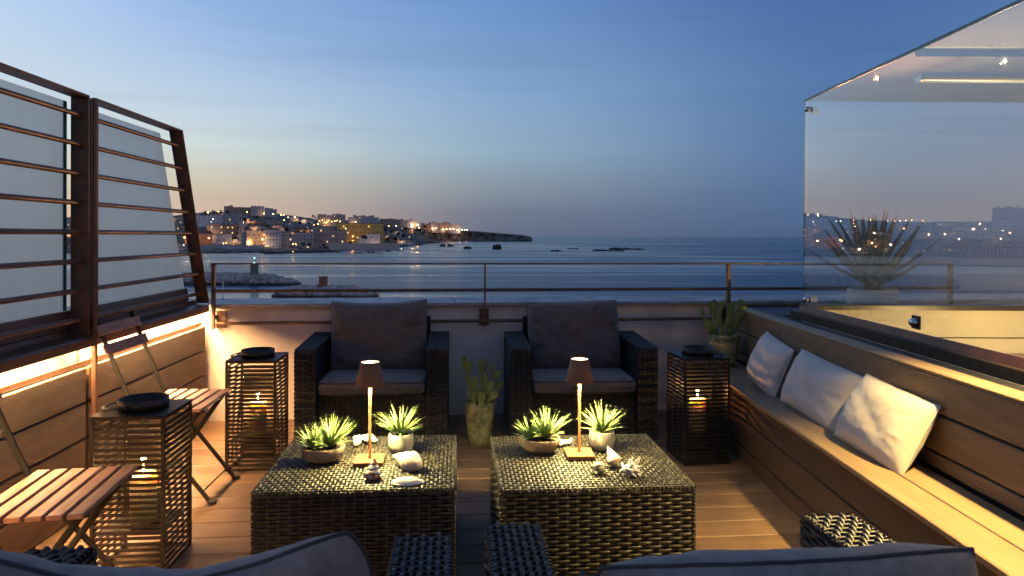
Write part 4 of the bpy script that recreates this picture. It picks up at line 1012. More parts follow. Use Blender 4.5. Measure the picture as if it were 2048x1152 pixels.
# ---- cushions
def pillow_mesh(name, mat, w, h, t, a=3.0, b=.55, pinch=.06, ear=.0, wr=.006, seed=0, N=44, sag=0.0, fold=0.0, vfold=0.0, cr=.03):
    """standing cushion: x width, z height, y thickness; seam round the rim"""
    V_ = []; F_ = []; 
    def P(i, j, s):
        u = 2 * i / N - 1; v = 2 * j / N - 1
        # denser sampling towards the rim
        u = math.sin(u * math.pi / 2); v = math.sin(v * math.pi / 2)
        th = t / 2 * max(0, (1 - abs(u) ** a)) ** b * max(0, (1 - abs(v) ** a)) ** b
        x = w / 2 * u * (1 - pinch * (1 - v * v)) * (1 - cr * v ** 6); z = h / 2 * v * (1 - pinch * (1 - u * u)) * (1 - cr * u ** 6)
        e = (abs(u) * abs(v)) ** 6 * ear; x += math.copysign(e, u); z += math.copysign(e, v)
        z += sag * (u * u - .5) * (v + 1) / 2
        p = Vector((x * 7, s * 2.3 + seed * 5.1, z * 7))
        n = noise.fractal(p, .8, 2.1, 4) * wr
        rimf = min(1, (1 - max(abs(u), abs(v))) * 5)
        # gathers running in from the rim
        ang = math.atan2(z, x); gth = math.sin(ang * 19 + seed + 2 * noise.noise(p * .6)) * .5 + math.sin(ang * 31 + seed * 2) * .3
        n += gth * wr * .55 * (max(abs(u), abs(v)) ** 5) * rimf * 2
        if fold: n += -fold * math.exp(-((x * .35 + z - .02 * math.sin(x * 9 + seed)) / .035) ** 2) * rimf
        if vfold: n += -vfold * max(0, math.sin(z * 34 + 3 * noise.noise(Vector((x * 3, seed, 0))))) ** 3 * max(0, abs(u) - .45) * rimf
        return (x, s * (th + n * (.25 + .75 * rimf)), z)
    for s in (-1, 1):
        for i in range(N + 1):
            for j in range(N + 1):
                V_.append(P(i, j, s))
    o = (N + 1) ** 2
    for i in range(N):
        for j in range(N):
            a_ = i * (N + 1) + j
            F_.append((a_, a_ + N + 1, a_ + N + 2, a_ + 1)); F_.append((o + a_, o + a_ + 1, o + a_ + N + 2, o + a_ + N + 1))
    # stitch the rim
    rim = [(i, 0) for i in range(N)] + [(N, j) for j in range(N)] + [(i, N) for i in range(N, 0, -1)] + [(0, j) for j in range(N, 0, -1)]
    R_ = [i * (N + 1) + j for i, j in rim]
    for x0, x1 in zip(R_, R_[1:] + R_[:1]): F_.append((x0, x1, o + x1, o + x0)[::-1])
    g_ = Geo(); g_.add(V_, F_, True); me = g_.mesh(name, mat)
    rimpts = [((Vector(V_[r]) + Vector(V_[o + r])) / 2) for r in R_]
    return me, rimpts
def piping(pts, r=.004, mat='piping', name='piping'):
    q = Geo(); q.tube([p for p in pts[::1]], r, 6, closed=True); return q.mesh(name, M[mat])

# ---- armchairs
def make_chair(label, c, rz, back=True):
    t = thing('wicker_armchair', label, 'armchair', c, rz, 'dark wicker armchairs with grey cushions')
    W_, D_, AW = .90, .60, .128; zf, zr = .570, .592
    q = Geo()
    for s in (-1, 1):
        x0 = s * (W_ / 2 - AW / 2)
        q.prism([(-D_ / 2 + .008, .012), (D_ / 2 - .008, .012), (D_ / 2 - .008, zr - .010), (-D_ / 2 + .008, zf - .010)], (x0 - AW / 2 + .006, 0, 0), (0, 1, 0), (0, 0, 1), (1, 0, 0), AW - .012)
    q.box((0, .02, .15), (W_ - 2 * AW + .004, D_ - .06, .278))
    q.box((0, D_ / 2 - .045, .36), (W_ - 2 * AW + .004, .075, .68))
    q.build('chair_body', M['wickerbody'], t)
    q = Geo(); sl = Vector((0, D_, zr - zf)).normalized(); nn = Vector((0, -sl.z, sl.y))
    for s in (-1, 1):
        xo = s * W_ / 2; xi = s * (W_ / 2 - AW)
        xa, xb = min(xo, xi), max(xo, xi)
        # arm top
        q.arrays(*weave((xa + .003, -D_ / 2 - .012, zf - .001), tuple(sl), (1, 0, 0), tuple(nn), D_ + .02, AW - .006, .0175, .024, rw=.0062, rt=.0034, amp=.0034, k=6, spp=5, bend=(.018, .006)))
        for j in range(int(D_ / .024)):
            yy = (j + .5) * .024; p = Vector((0, -D_ / 2, zf - .004)) + sl * yy; q.tube([(xa + .003, p.y, p.z), (xb - .003, p.y, p.z)], .0042, 5)
        # arm front, outer and inner sides
        q.arrays(*weave((xa + .002, -D_ / 2 + .002, .012), (1, 0, 0), (0, 0, 1), (0, -1, 0), AW - .004, zf - .026, .0135, .032, rw=.0064, rt=.0028, amp=.0024, k=4, spp=4))
        q.arrays(*weave((xo - s * .002, -D_ / 2 + .002, .012), (0, 1, 0), (0, 0, 1), (s, 0, 0), D_ - .004, zf - .022, .0135, .032, rw=.0064, rt=.0028, amp=.0024, k=4, spp=4))
        q.arrays(*weave((xi + s * .002, -D_ / 2 + .002, .28), (0, 1, 0), (0, 0, 1), (-s, 0, 0), D_ - .08, zf - .29, .0135, .032, rw=.0064, rt=.0028, amp=.0024, k=4, spp=4))
        for xx in (xa + .006, xb - .006): helix_edge(q, (xx, -D_ / 2 + .005, .012), (xx, -D_ / 2 + .005, zf - .004)); helix_edge(q, (xx, -D_ / 2 + .006, zf - .002), (xx, D_ / 2 - .006, zr - .002), pitch=.016)
        for j in range(4): q.tube([(xa + .018 + j * .031, -D_ / 2 + .005, .012), (xa + .018 + j * .031, -D_ / 2 + .005, zf - .014)], .0042, 5)
        for j in range(18): q.tube([(xo - s * .005, -D_ / 2 + .02 + j * .032, .012), (xo - s * .005, -D_ / 2 + .02 + j * .032, zf - .01)], .0042, 5)
    iw = W_ - 2 * AW
    q.arrays(*weave((-iw / 2, -D_ / 2 + .046, .012), (1, 0, 0), (0, 0, 1), (0, -1, 0), iw, .275, .0135, .032, rw=.0064, rt=.0028, amp=.0024, k=4, spp=4))
    for j in range(20): q.tube([(-iw / 2 + .016 + j * .032, -D_ / 2 + .049, .012), (-iw / 2 + .016 + j * .032, -D_ / 2 + .049, .286)], .0042, 5)
    q.arrays(*weave((-iw / 2, D_ / 2 - .084, .4), (1, 0, 0), (0, 0, 1), (0, -1, 0), iw, .3, .0135, .032, rw=.0064, rt=.0028, amp=.0024, k=4, spp=4))
    q.arrays(*weave((-iw / 2, D_ / 2 - .085, .7), (0, 1, 0), (1, 0, 0), (0, 0, 1), .08, iw, .0175, .024, rw=.0062, rt=.0034, amp=.0034, k=5, spp=5))
    o = q.build('woven_shell', M['wickerchair'], t); o['kind'] = 'stuff'
    # seat cushion, lying
    me, rim = pillow_mesh('seat_cushion', M['seatfabric'], .635, .56, .098, a=9, b=.26, pinch=.0, wr=.003, seed=3, N=40)
    sc_ = put('seat_cushion', me, t, mw=Matrix.Translation((0, -.05, .342)) @ Matrix.Rotation(R(-90), 4, 'X'))
    rr = .030
    for zz in (.033, -.033):
        pts = [];
        for k in range(48):
            a_ = k / 48 * 2 * math.pi; cx_, cy_ = math.cos(a_), math.sin(a_)
            pts.append(Vector((.635 / 2 * math.copysign(abs(cx_) ** .16, cx_) * .985, zz, .56 / 2 * math.copysign(abs(cy_) ** .16, cy_) * .985)))
        put('piping', piping(pts, .0035), sc_)
    if back:
        me, rim = pillow_mesh('back_cushion', M['fabric'], .615, .44, .17, a=5, b=.42, pinch=.006, ear=.008, wr=.019, seed=8, N=52, sag=.02, vfold=.03)
        bc = put('back_cushion', me, t, mw=Matrix.Translation((0, .10, .592)) @ Matrix.Rotation(R(-11), 4, 'X') @ Matrix.Rotation(R(-1.2), 4, 'Y'))
        put('piping', piping(rim, .0038), bc)
    return t
chL = make_chair('left dark wicker armchair with taupe cushions, facing the camera by the parapet', (-.853, 4.345, 0), R(4.6))
chR = dup(chL, 'right dark wicker armchair facing the camera, between cactus and lantern', (.420, 4.415, 0), R(4.6), skip=('back_cushion',))
for ch in list(chL.children):
    pass
me, rim = pillow_mesh('back_cushion', M['fabric'], .605, .44, .175, a=5, b=.42, pinch=.006, ear=.006, wr=.018, seed=15, N=52, sag=.0, vfold=.022)
bc = put('back_cushion', me, chR, mw=Matrix.Translation((.0, .10, .592)) @ Matrix.Rotation(R(-11), 4, 'X') @ Matrix.Rotation(R(-2.2), 4, 'Y')); put('piping', piping(rim, .0038), bc)
chFL = dup(chL, 'foreground left wicker armchair seen from behind, big cushion at bottom left', (-.555, 1.215, 0), R(185), skip=('back_cushion',))
chFR = dup(chL, 'foreground right wicker armchair seen from behind, cushion at bottom right', (.412, 1.345, 0), R(184.5), skip=('back_cushion',))
me, rim = pillow_mesh('back_cushion', M['darkfabric'], .64, .43, .17, a=4.5, b=.5, pinch=.0, ear=.0, wr=.016, seed=21, N=60, sag=.10, vfold=.02, cr=.11)
bc = put('back_cushion', me, chFL, mw=Matrix.Translation((-.01, .175, .575)) @ Matrix.Rotation(R(-14), 4, 'X')); put('piping', piping(rim, .004), bc)
me, rim = pillow_mesh('back_cushion', M['darkfabric'], .60, .43, .19, a=4.5, b=.5, pinch=.0, ear=.0, wr=.016, seed=33, N=60, sag=.012, vfold=.02, cr=.025)
bc = put('back_cushion', me, chFR, mw=Matrix.Translation((.005, .262, .549)) @ Matrix.Rotation(R(-12), 4, 'X') @ Matrix.Rotation(R(1.2), 4, 'Y')); put('piping', piping(rim, .004), bc)

# scatter pillows on the bench
def scatter(label, c, w, h, lean, yaw, roll, seed, t=.15):
    me, rim = pillow_mesh('scatter_cushion', M['linen'], w, h, t, a=3.2, b=.55, pinch=.03, ear=.004, wr=.0048, seed=seed, N=72, fold=.004, vfold=.01, cr=.03)
    mw = Matrix.Translation(c) @ Matrix.Rotation(R(-90 + yaw), 4, 'Z') @ Matrix.Rotation(R(-lean), 4, 'X') @ Matrix.Rotation(R(roll), 4, 'Y')
    o = put('scatter_cushion', me, None, mw=mw, label=label, cat='cushion', group='pale linen cushions on the bench')
    q = Geo(); pts = [p * 1.012 for p in rim]; q.tube(pts, .0032, 5, closed=True); put('seam', q.mesh('seam', M['linen']), o)
scatter('pale linen cushion farthest along the bench, beside the potted cactus', (1.462, 3.86, .530), .49, .29, 20, -3, 4, 2)
scatter('middle linen cushion on the bench, its shaded side between the other two', (1.466, 3.245, .522), .59, .285, 22, 4, 3, 5)
scatter('brightest linen cushion, nearest on the bench and lit from the right', (1.455, 2.672, .528), .465, .29, 27, 4, 3, 9)

# ---- lanterns
def make_lantern(label, c, rz, mat):
    t = thing('lantern', label, 'lantern', c, rz, 'tall slatted metal lanterns')
    W_, H_, pw = .262, .583, .013
    pm = board_mesh(pw, pw, H_ - .003, mat, .001)
    for sx in (-1, 1):
        for sy in (-1, 1): put('corner_post', pm, t, loc=(sx * (W_ - pw) / 2, sy * (W_ - pw) / 2, (H_ - .003) / 2))
    put('top_plate', board_mesh(W_ + .002, W_ + .002, .003, mat, .0008), t, loc=(0, 0, H_ + .0005))
    sm = board_mesh(W_ - 2 * pw - .001, .0022, .0124, mat, .0004)
    n = 25
    for k in range(n):
        z = .030 + k * .0216
        for a in range(4):
            mw = Matrix.Rotation(a * math.pi / 2, 4, 'Z') @ Matrix.Translation((0, -W_ / 2 + .0035, z)); put('slat', sm, t, mw=mw)
    rm = board_mesh(W_ - 2 * pw - .001, .010, .012, mat, .001)
    for a in range(4):
        for z in (.007, .575): put('edge_rail', rm, t, mw=Matrix.Rotation(a * math.pi / 2, 4, 'Z') @ Matrix.Translation((0, -W_ / 2 + .0065, z)))
    put('candle_shelf', board_mesh(W_ - .03, W_ - .03, .003, mat, .0008), t, loc=(0, 0, .145))
    q = Geo(); q.lathe([(.084, 0), (.088, 0), (.088, .038), (.084, .038), (.084, .002), (0, .002)], 36, (.0, .0, H_ + .002)); q.build('vent_ring', mat, t)
    # carrying strap lying to one side
    pts = []
    for k in range(25):
        a_ = math.pi * k / 24
        pts.append(Vector((-.02 - .118 * math.sin(a_), -.088 * math.cos(a_) * (1.0 + .12 * math.sin(a_)), H_ + .024 - .015 * math.sin(a_))))
    q = Geo(); q.tube(pts, .0085, 8, flat=.45); hd = q.build('carry_handle', mat, t)
    for sy in (-1, 1):
        q = Geo(); v_ = Geo(); v_.lathe([(0, .006), (.006, .005), (.008, 0)], 12); m = Matrix.Rotation(R(-90 * -sy), 3, 'X')
        q.add([m @ Vector(p) + Vector((-.02, sy * .0965, H_ + .024)) for p in v_.v], v_.f, True); put('rivet', q.mesh('rivet', M['chrome']), hd)
    q = Geo(); q.lathe([(.0, .0), (.076, 0), (.078, .003), (.078, .33), (.0765, .334), (.075, .33), (.075, .004)], 40, (0, 0, .148)); q.build('glass_cylinder', M['jar'], t)
    return t
def candle(label, c, r=.047, h=.185, power=2.6):
    t = thing('pillar_candle', label, 'candle', c, 0, 'lit pillar candles')
    q = Geo(); q.lathe([(0, 0), (r, 0), (r, h - .006), (r * .97, h), (r * .8, h - .004), (0, h - .008)], 32); q.build('wax_body', M['wax'], t)
    q = Geo(); q.tube([(0, 0, h - .008), (.001, 0, h + .006)], .0012, 6); q.build('wick', M['dark'], t)
    q = Geo(); q.lathe([(0, 0), (.0035, .004), (.0045, .009), (.003, .018), (0, .028)], 12, (0, 0, h + .004)); q.build('flame', M['flame'], t)
    ld = bpy.data.lights.new('candle_light', 'POINT'); ld.energy = power; ld.color = (1, .50, .17); ld.shadow_soft_size = .008
    lo = bpy.data.objects.new('candle_light', ld); COL.objects.link(lo); lo.parent = t; lo.location = (0, 0, h + .030)
L1 = make_lantern('nearest slatted bronze lantern in front of the folding chair', (-1.408, 2.612, 0), R(4.5), M['lantern'])
L2 = dup(L1, 'slatted lantern between the far folding chair and the left armchair', (-1.385, 3.728, 0), R(4)); L2['label'] = 'slatted lantern standing left of the left armchair'
L3 = dup(L1, 'dark slatted lantern beside the bench, right of the right armchair', (1.055, 3.862, 0), R(8))
for L_, rot in ((L2, 0), (L3, 0)):
    for ch in L_.children:
        if ch.name.startswith(('vent_ring', 'carry_handle')) and L_ is L3:
            ch.matrix_basis = Matrix.Rotation(math.pi, 4, 'Z') @ ch.matrix_basis
for ch in list(L3.children) + [g for c_ in L3.children for g in c_.children]:
    if ch.type == 'MESH' and ch.data.materials and ch.data.materials[0] is M['lantern']:
        ch.material_slots[0].link = 'OBJECT'; ch.material_slots[0].material = M['lantern_dark']
candle('lit candle inside the nearest lantern', (-1.408, 2.612, .149))
candle('lit candle inside the lantern left of the left armchair', (-1.385, 3.728, .149))
candle('lit candle inside the dark lantern beside the bench', (1.055, 3.862, .149))

# ---- table lamps
def make_lamp(label, c, rz):
    t = thing('table_lamp', label, 'table lamp', c, rz, 'copper cordless table lamps')
    q = Geo(); q.chbox((0, 0, .0075), (.112, .112, .014), .0015); q.build('base', M['copper'], t)
    q = Geo(); q.lathe([(.009, .0145), (.008, .019), (.0062, .024), (.0062, .36)], 16); q.build('stem', M['copper'], t)
    q = Geo(); q.lathe([(.056, .300), (.0365, .392), (.0350, .392), (.0545, .300), (.056, .300)], 48); q.build('shade', M['copper'], t)
    q = Geo(); q.lathe([(0, .318), (.0490, .318), (.0490, .3165), (0, .3165)], 32); q.build('diffuser', M['lamp_glow'], t)
    q = Geo(); q.lathe([(0, .3885), (.0348, .3885), (.0348, .387), (0, .387)], 32); o = q.build('top_diffuser', M['lamp_top'], t)
    return t
M['lamp_glow'].node_tree.nodes['Emission'].inputs[1].default_value = 780
M['lamp_top'] = emat('lamp_top_diffuser', (1, .84, .52), 7)
lampL = make_lamp('copper cordless lamp on the left wicker table', (-.552, 2.665, .3635), R(5))
lampR = dup(lampL, 'copper cordless lamp on the right wicker table', (.276, 2.755, .3635), R(3))

# ---- pots, grasses
def foliage(q, c, n, L0, seed, tilt=1.0):
    rr = random.Random(seed)
    for k in range(n):
        az = rr.uniform(0, 2 * math.pi); el = R(rr.triangular(6, 88, 52)); L_ = L0 * rr.uniform(.75, 1.08)
        if el < R(35): L_ *= .85
        w = rr.uniform(.0032, .0050); steps = 7; curve = rr.uniform(.1, .55)
        p = Vector(c) + Vector((math.cos(az), math.sin(az), 0)) * .006; d = Vector((math.cos(az) * math.cos(el), math.sin(az) * math.cos(el), math.sin(el)))
        side = Vector((-math.sin(az), math.cos(az), 0)); vs = []
        for i in range(steps + 1):
            f = i / steps; ww = w * (math.sin(math.pi * min(1, f * .75 + .25)) ** .7) * (1 - f ** 3) + .0002
            up = side.cross(d).normalized()
            vs += [p - side * ww, p + up * -ww * .45, p + side * ww]
            p = p + d * (L_ / steps); d = (d + Vector((0, 0, -curve * .10 * (1 if el < R(70) else .4))) + Vector((math.cos(az), math.sin(az), 0)) * .02).normalized()
        fs = []
        for i in range(steps):
            b = i * 3; fs += [(b, b + 1, b + 4, b + 3), (b + 1, b + 2, b + 5, b + 4)]
        q.add(vs, fs, True)
def grass_bowl(label, c, rz, seed):
    t = thing('planted_bowl', label, 'potted plant', c, rz, 'clay bowls of spiky grass')
    wob = lambda a, z: 1 + .012 * math.sin(3 * a + seed) + .008 * math.sin(7 * a)
    prof = [(0, 0), (.034, .0), (.05, .006), (.066, .022), (.076, .044), (.0785, .062), (.077, .066), (.073, .065), (.070, .058), (.066, .05)]
    q = Geo(); q.lathe(prof, 48, wob=wob); o = q.build('bowl', M['terracotta'], t); o.scale = (1.08, .8, .92)
    q = Geo()
    for k in range(60):
        a = random.uniform(0, 6.28); r_ = random.uniform(0, .062); rough_blob(q, (r_ * math.cos(a) * 1.05, r_ * math.sin(a) * .78, .050), (.010, .010, .008), k, 1, .4)
    o = q.build('moss', M['soil'], t); o['kind'] = 'stuff'
    q = Geo(); foliage(q, (-.036, -.004, .058), 60, .098, seed); foliage(q, (.026, .0, .058), 80, .132, seed + 1)
    o = q.build('foliage', M['blade'], t); o['kind'] = 'stuff'
    return t
def grass_cup(label, c, rz, seed):
    t = thing('planted_cup', label, 'potted plant', c, rz, 'pale cups of spiky grass')
    wob = lambda a, z: 1 + .02 * math.sin(2 * a + 1 + seed) * (z / .07) + .01 * math.sin(5 * a)
    prof = [(0, 0), (.034, 0), (.045, .008), (.0515, .03), (.052, .055), (.050, .074), (.048, .078), (.044, .076), (.044, .066), (.0, .062)]
    q = Geo(); q.lathe(prof, 44, wob=wob); q.build('cup', M['concrete'], t)
    q = Geo()
    for k in range(40):
        a = random.uniform(0, 6.28); r_ = random.uniform(0, .036); rough_blob(q, (r_ * math.cos(a), r_ * math.sin(a), .064), (.009, .009, .007), k, 1, .4)
    o = q.build('moss', M['soil'], t); o['kind'] = 'stuff'
    q = Geo(); foliage(q, (0, 0, .072), 72, .128, seed)
    o = q.build('foliage', M['blade'], t); o['kind'] = 'stuff'
    return t
TZ = .3635
grass_bowl('clay bowl of spiky grass on the left wicker table', (-.735, 2.665, TZ), R(10), 41)
grass_bowl('clay bowl of spiky grass on the right wicker table', (.118, 2.795, TZ), R(-6), 55)
grass_cup('pale rounded cup of spiky grass on the left wicker table', (-.452, 2.795, TZ), 0, 61)
grass_cup('pale rounded cup of spiky grass on the right wicker table', (.378, 2.840, TZ), 1, 72)

# ---- shells
def spiral_shell(q, turns, r0, r1, rise, fat=.55, k=14, steps=26, ribs=0, ribh=.1, squash=1.0):
    """helico-spiral tube from the tip (small) to the mouth (large), axis along +x"""
    n = int(turns * steps); pts = []; rad = []
    for i in range(n + 1):
        f = i / n; a = f * turns * 2 * math.pi; s = r0 * (r1 / r0) ** f
        pts.append(Vector((rise * (f ** 1.35) if False else rise * ((s - r0) / (r1 - r0)), s * math.cos(a) * (1 - fat * .35), s * math.sin(a) * (1 - fat * .35) * squash)))
        rad.append(s * fat * 1.25 * (1 + (ribh * math.sin(a * ribs) if ribs else 0)))
    q.tube(pts, rad, k, cap=True)
def shell(name, label, c, geo, mat, rot):
    m = Matrix.Translation(c) @ rot
    return geo.build(name, mat, None, mw=m, label=label, cat='shell', group='shells laid out on the wicker tables')
E4 = lambda x, y, z: Matrix.Rotation(R(z), 4, 'Z') @ Matrix.Rotation(R(y), 4, 'Y') @ Matrix.Rotation(R(x), 4, 'X')
def shell_lathe(q, L_, Rm, whorls, ribn=0, ribh=.0, bulge=.16, body=.62, tail=.32, n=64, segs=36):
    """shell turned about +x: spire at x=0, body whorl, tapering mouth end; a spiral seam winds round it"""
    vs = []
    for i in range(n + 1):
        f = i / n
        env = (f / body) ** .92 if f < body else 1 - (1 - tail) * ((f - body) / (1 - body)) ** 1.7
        for j in range(segs):
            a = 2 * math.pi * j / segs
            ph = whorls * (f / .9) ** .72 - a / (2 * math.pi)
            sfade = 1 if f < body else max(0, 1 - (f - body) / (1 - body) * 2.2)
            b_ = abs(math.sin(math.pi * ph)) ** .55
            r_ = Rm * env * (1 - bulge * 1.6 * (1 - b_) * sfade) * (1 + ribh * math.sin(ribn * a + 9 * f))
            if f > .985: r_ *= .2
            vs.append((f * L_, r_ * math.cos(a), r_ * math.sin(a) * .92))
    q.add(vs, [(i * segs + j, i * segs + (j + 1) % segs, (i + 1) * segs + (j + 1) % segs, (i + 1) * segs + j) for i in range(n) for j in range(segs)], True)
q = Geo(); shell_lathe(q, .150, .043, 4.2)
shell('whelk_shell', 'big smooth cream whelk shell on the left table, right of the lamp', (-.462, 2.650, TZ + .032), q, M['shell'], E4(40, 4, -36))
q = Geo(); shell_lathe(q, .076, .034, 4.5, ribn=7, ribh=.10, body=.8, tail=.7)
shell('turban_shell', 'red brown mottled pointed shell in front of the left lamp', (-.498, 2.492, TZ + .074), q, M['shellrust'], E4(0, 80, 250))
q = Geo()
vs = []; fs = []
for i in range(17):
    u = i / 16 * 2 - 1
    for j in range(17):
        v = j / 16 * 2 - 1; a_ = math.atan2(v, u); 
        r_ = max(abs(u), abs(v)); ou = (1 + .14 * math.cos(2 * a_) + .07 * math.cos(3 * a_))
        x = r_ * math.cos(a_) * .052 * ou; y = r_ * math.sin(a_) * .030 * (1 - .28 * math.exp(-((x) / .018) ** 2) * (1 if math.sin(a_) > 0 else 0)); z = .017 * (1 - r_ ** 2.6) + .0016 * math.sin(r_ * 26)
        vs.append((x, y, z))
for i in range(16):
    for j in range(16): a_ = i * 17 + j; fs.append((a_, a_ + 17, a_ + 18, a_ + 1))
q.add(vs, fs, True)
shell('clam_shell', 'flat kidney shaped pale shell at the front right of the left table', (-.372, 2.438, TZ + .004), q, M['coral'], E4(8, 0, 4))
def coral(seed, n, s):
    q = Geo(); rr = random.Random(seed)
    for k in range(n):
        a = rr.uniform(0, 6.28); r_ = rr.uniform(.2, 1) ** .6; c = Vector((r_ * math.cos(a) * s, r_ * math.sin(a) * s * .75, rr.uniform(.3, 1) * s * .8 * (1.2 - r_)))
        rough_blob(q, c + Vector((0, 0, s * .2)), (s * .3, s * .28, s * .25), seed + k, 2, .35)
        d = (c + Vector((0, 0, .01))).normalized(); q.tube([c, c + d * s * .45], [s * .12, s * .03], 6)
    return q
shell('coral_shell', 'knobbly white coral cluster behind the left lamp stem', (-.632, 2.900, TZ), coral(5, 16, .046), M['coral'], E4(0, 0, 20))
q = Geo(); shell_lathe(q, .082, .030, 2.6, bulge=.05, body=.72, tail=.15)
shell('cone_shell', 'smooth pinkish cone shell standing behind the spiky shell', (.375, 2.655, TZ + .070), q, M['shell'], E4(0, 52, -52))
q = Geo(); shell_lathe(q, .056, .024, 3.2, ribn=9, ribh=.07, body=.6, tail=.6)
shell('snail_shell', 'small speckled round shell, leftmost of three on the right table', (.298, 2.565, TZ + .022), q, M['shelldark'], E4(0, 4, -14))
q = Geo(); shell_lathe(q, .085, .026, 3.5, ribn=6, ribh=.12, body=.55, tail=.25)
rr = random.Random(4)
for k in range(15):
    a = k * 2.4; x = .025 + .045 * (k / 15); d = Vector((rr.uniform(-.2, .6), math.cos(a), math.sin(a))).normalized(); L_ = rr.uniform(.022, .036)
    q.tube([Vector((x, 0, 0)) + d * .012, Vector((x, 0, 0)) + d * (.014 + L_ * .6), Vector((x + .006, 0, 0)) + d * (.014 + L_)], [.007, .0045, .001], 7)
q.tube([(.05, 0, 0), (.075, .012, .012), (.10, .03, .02)], [.012, .008, .002], 8)
shell('murex_shell', 'white spiky shell with long horns at the right table front', (.400, 2.510, TZ + .024), q, M['coral'], E4(30, 0, 22))
q = Geo(); q.tube([(-.045, 0, .008), (-.01, .006, .014), (.03, .0, .012), (.05, .018, .022)], [.006, .014, .009, .005], 8); q.tube([(-.01, 0, .01), (-.02, -.02, .012)], [.01, .004], 7)
shell('branch_coral', 'white branching coral piece between bowl and lamp on the right table', (.218, 2.880, TZ), q, M['coral'], E4(0, 0, 20))

# ---- cacti
def pad(me, parent, base, h, w, az, tilt, face):
    """flat pad rising from base; az = lean direction, tilt from vertical, face = direction its flat side looks"""
    mw = Matrix.Translation(base) @ Matrix.Rotation(R(az), 4, 'Z') @ Matrix.Rotation(R(tilt), 4, 'Y') @ Matrix.Rotation(R(face), 4, 'Z') @ Matrix.Diagonal((w, w, h, 1))
    put('pad', me, parent, mw=mw)
    return mw @ Vector((0, 0, .96))
q = Geo(); NP = 16
vs = []
for i in range(NP + 1):
    f = i / NP; zz = (1 - math.cos(f * math.pi)) / 2; r_ = math.sin(f * math.pi) ** .85 * (.32 + .68 * f ** .8) * .62
    for j in range(20):
        a = j / 20 * 2 * math.pi; vs.append((r_ * math.cos(a), r_ * math.sin(a) * .15, zz))
q.add(vs, [(i * 20 + j, i * 20 + (j + 1) % 20, (i + 1) * 20 + (j + 1) % 20, (i + 1) * 20 + j) for i in range(NP) for j in range(20)], True)
padm = q.mesh('pad', M['cactus'])
# little spine dots on the pad faces
q2 = Geo()
for i in range(3, 15, 2):
    f = i / NP; zz = (1 - math.cos(f * math.pi)) / 2; r_ = math.sin(f * math.pi) ** .85 * (.32 + .68 * f ** .8) * .62
    for kx in (-.6, -.2, .2, .6):
        x = r_ * (kx + (.2 if (i // 2) % 2 else 0)); yy = .15 * math.sqrt(max(r_ * r_ - x * x, 0))
        for s in (-1, 1): q2.lathe([(.018, -.006), (.014, .006), (0, .012)], 5, (x, s * yy, zz)); q2.tube([(x, s * yy, zz), (x + .02, s * (yy + .07), zz + .03)], .003, 3); q2.tube([(x, s * yy, zz), (x - .02, s * (yy + .06), zz + .01)], .003, 3)
arem = q2.mesh('spine_dots', M['areole'])
def pot_leaf(t, r0, r1, h, seed):
    wob = lambda a, z: 1 + .02 * math.cos(10 * a + seed + z * 40) * (z / h)
    q = Geo(); q.lathe([(0, 0), (r0 * .92, 0), (r0, .006), (r0 * 1.05 + (r1 - r0) * .5, h * .45), (r1, h * .9), (r1 * .985, h), (r1 * .9, h * .99), (r1 * .88, h * .9), (0, h * .88)], 40, wob=wob); q.build('pot', M['leafpot'], t)
    q = Geo()
    for rw_ in range(4):
        for k in range(11):
            a = (k + (rw_ % 2) * .5) / 11 * 2 * math.pi; zb_ = h * (.05 + rw_ * .24); hh_ = h * .34
            vs = []
            for i in range(6):
                f = i / 5; z_ = zb_ + hh_ * f; rr_ = r0 + (r1 - r0) * (z_ / h) + .0015 + .0085 * math.sin(f * math.pi * .9); wd_ = .34 * math.sin(math.pi * (.12 + .8 * (1 - f) ** .8)) ** .8
                for w_ in (-1, 0, 1): vs.append(((rr_ + (.003 if w_ == 0 else 0)) * math.cos(a + w_ * wd_), (rr_ + (.003 if w_ == 0 else 0)) * math.sin(a + w_ * wd_), z_))
            fs = [(i * 3 + w_, i * 3 + w_ + 1, i * 3 + w_ + 4, i * 3 + w_ + 3) for i in range(5) for w_ in (0, 1)]
            q.add(vs, fs, True)
    o = q.build('leaf_relief', M['leafpot'], t); o['kind'] = 'stuff'
    q = Geo()
    for k in range(30):
        a = k * 2.39; r_ = r1 * .8 * (k / 30) ** .5; rough_blob(q, (r_ * math.cos(a), r_ * math.sin(a), h * .92), (.012, .012, .008), k, 1)
    o = q.build('soil', M['soil'], t); o['kind'] = 'stuff'
def cactus(t, k, xc, y0, spec):
    """pads as (base x, base y, tip x, tip y, width, depth) read in steps of k metres from the pot's foot"""
    rr = random.Random(int(xc))
    for (xa, ya, xb, yb, w, dep) in spec:
        a = Vector(((xa - xc) * k, dep, (y0 - ya) * k)); b = Vector(((xb - xc) * k, dep + rr.uniform(-.008, .008), (y0 - yb) * k)); d = b - a; h = d.length; w_ = w * k / 1.2
        z_ = d.normalized(); fx = rr.uniform(-.35, .35); x_ = Vector((1, fx, 0)); x_ = (x_ - z_ * x_.dot(z_)).normalized(); y_ = z_.cross(x_)
        m = Matrix(((x_.x * w_, y_.x * w_, z_.x * h, a.x), (x_.y * w_, y_.y * w_, z_.y * h, a.y), (x_.z * w_, y_.z * w_, z_.z * h, a.z), (0, 0, 0, 1)))
        o = put('pad', padm, t, mw=m); put('spine_dots', arem, o, kind='stuff')
t = thing('potted_cactus', 'prickly pear cactus in a tall leaf-patterned pot between the two armchairs', 'cactus', (-.19, 4.10, 0), 0, 'prickly pears in leaf patterned pots')
pot_leaf(t, .055, .080, .232, 1)
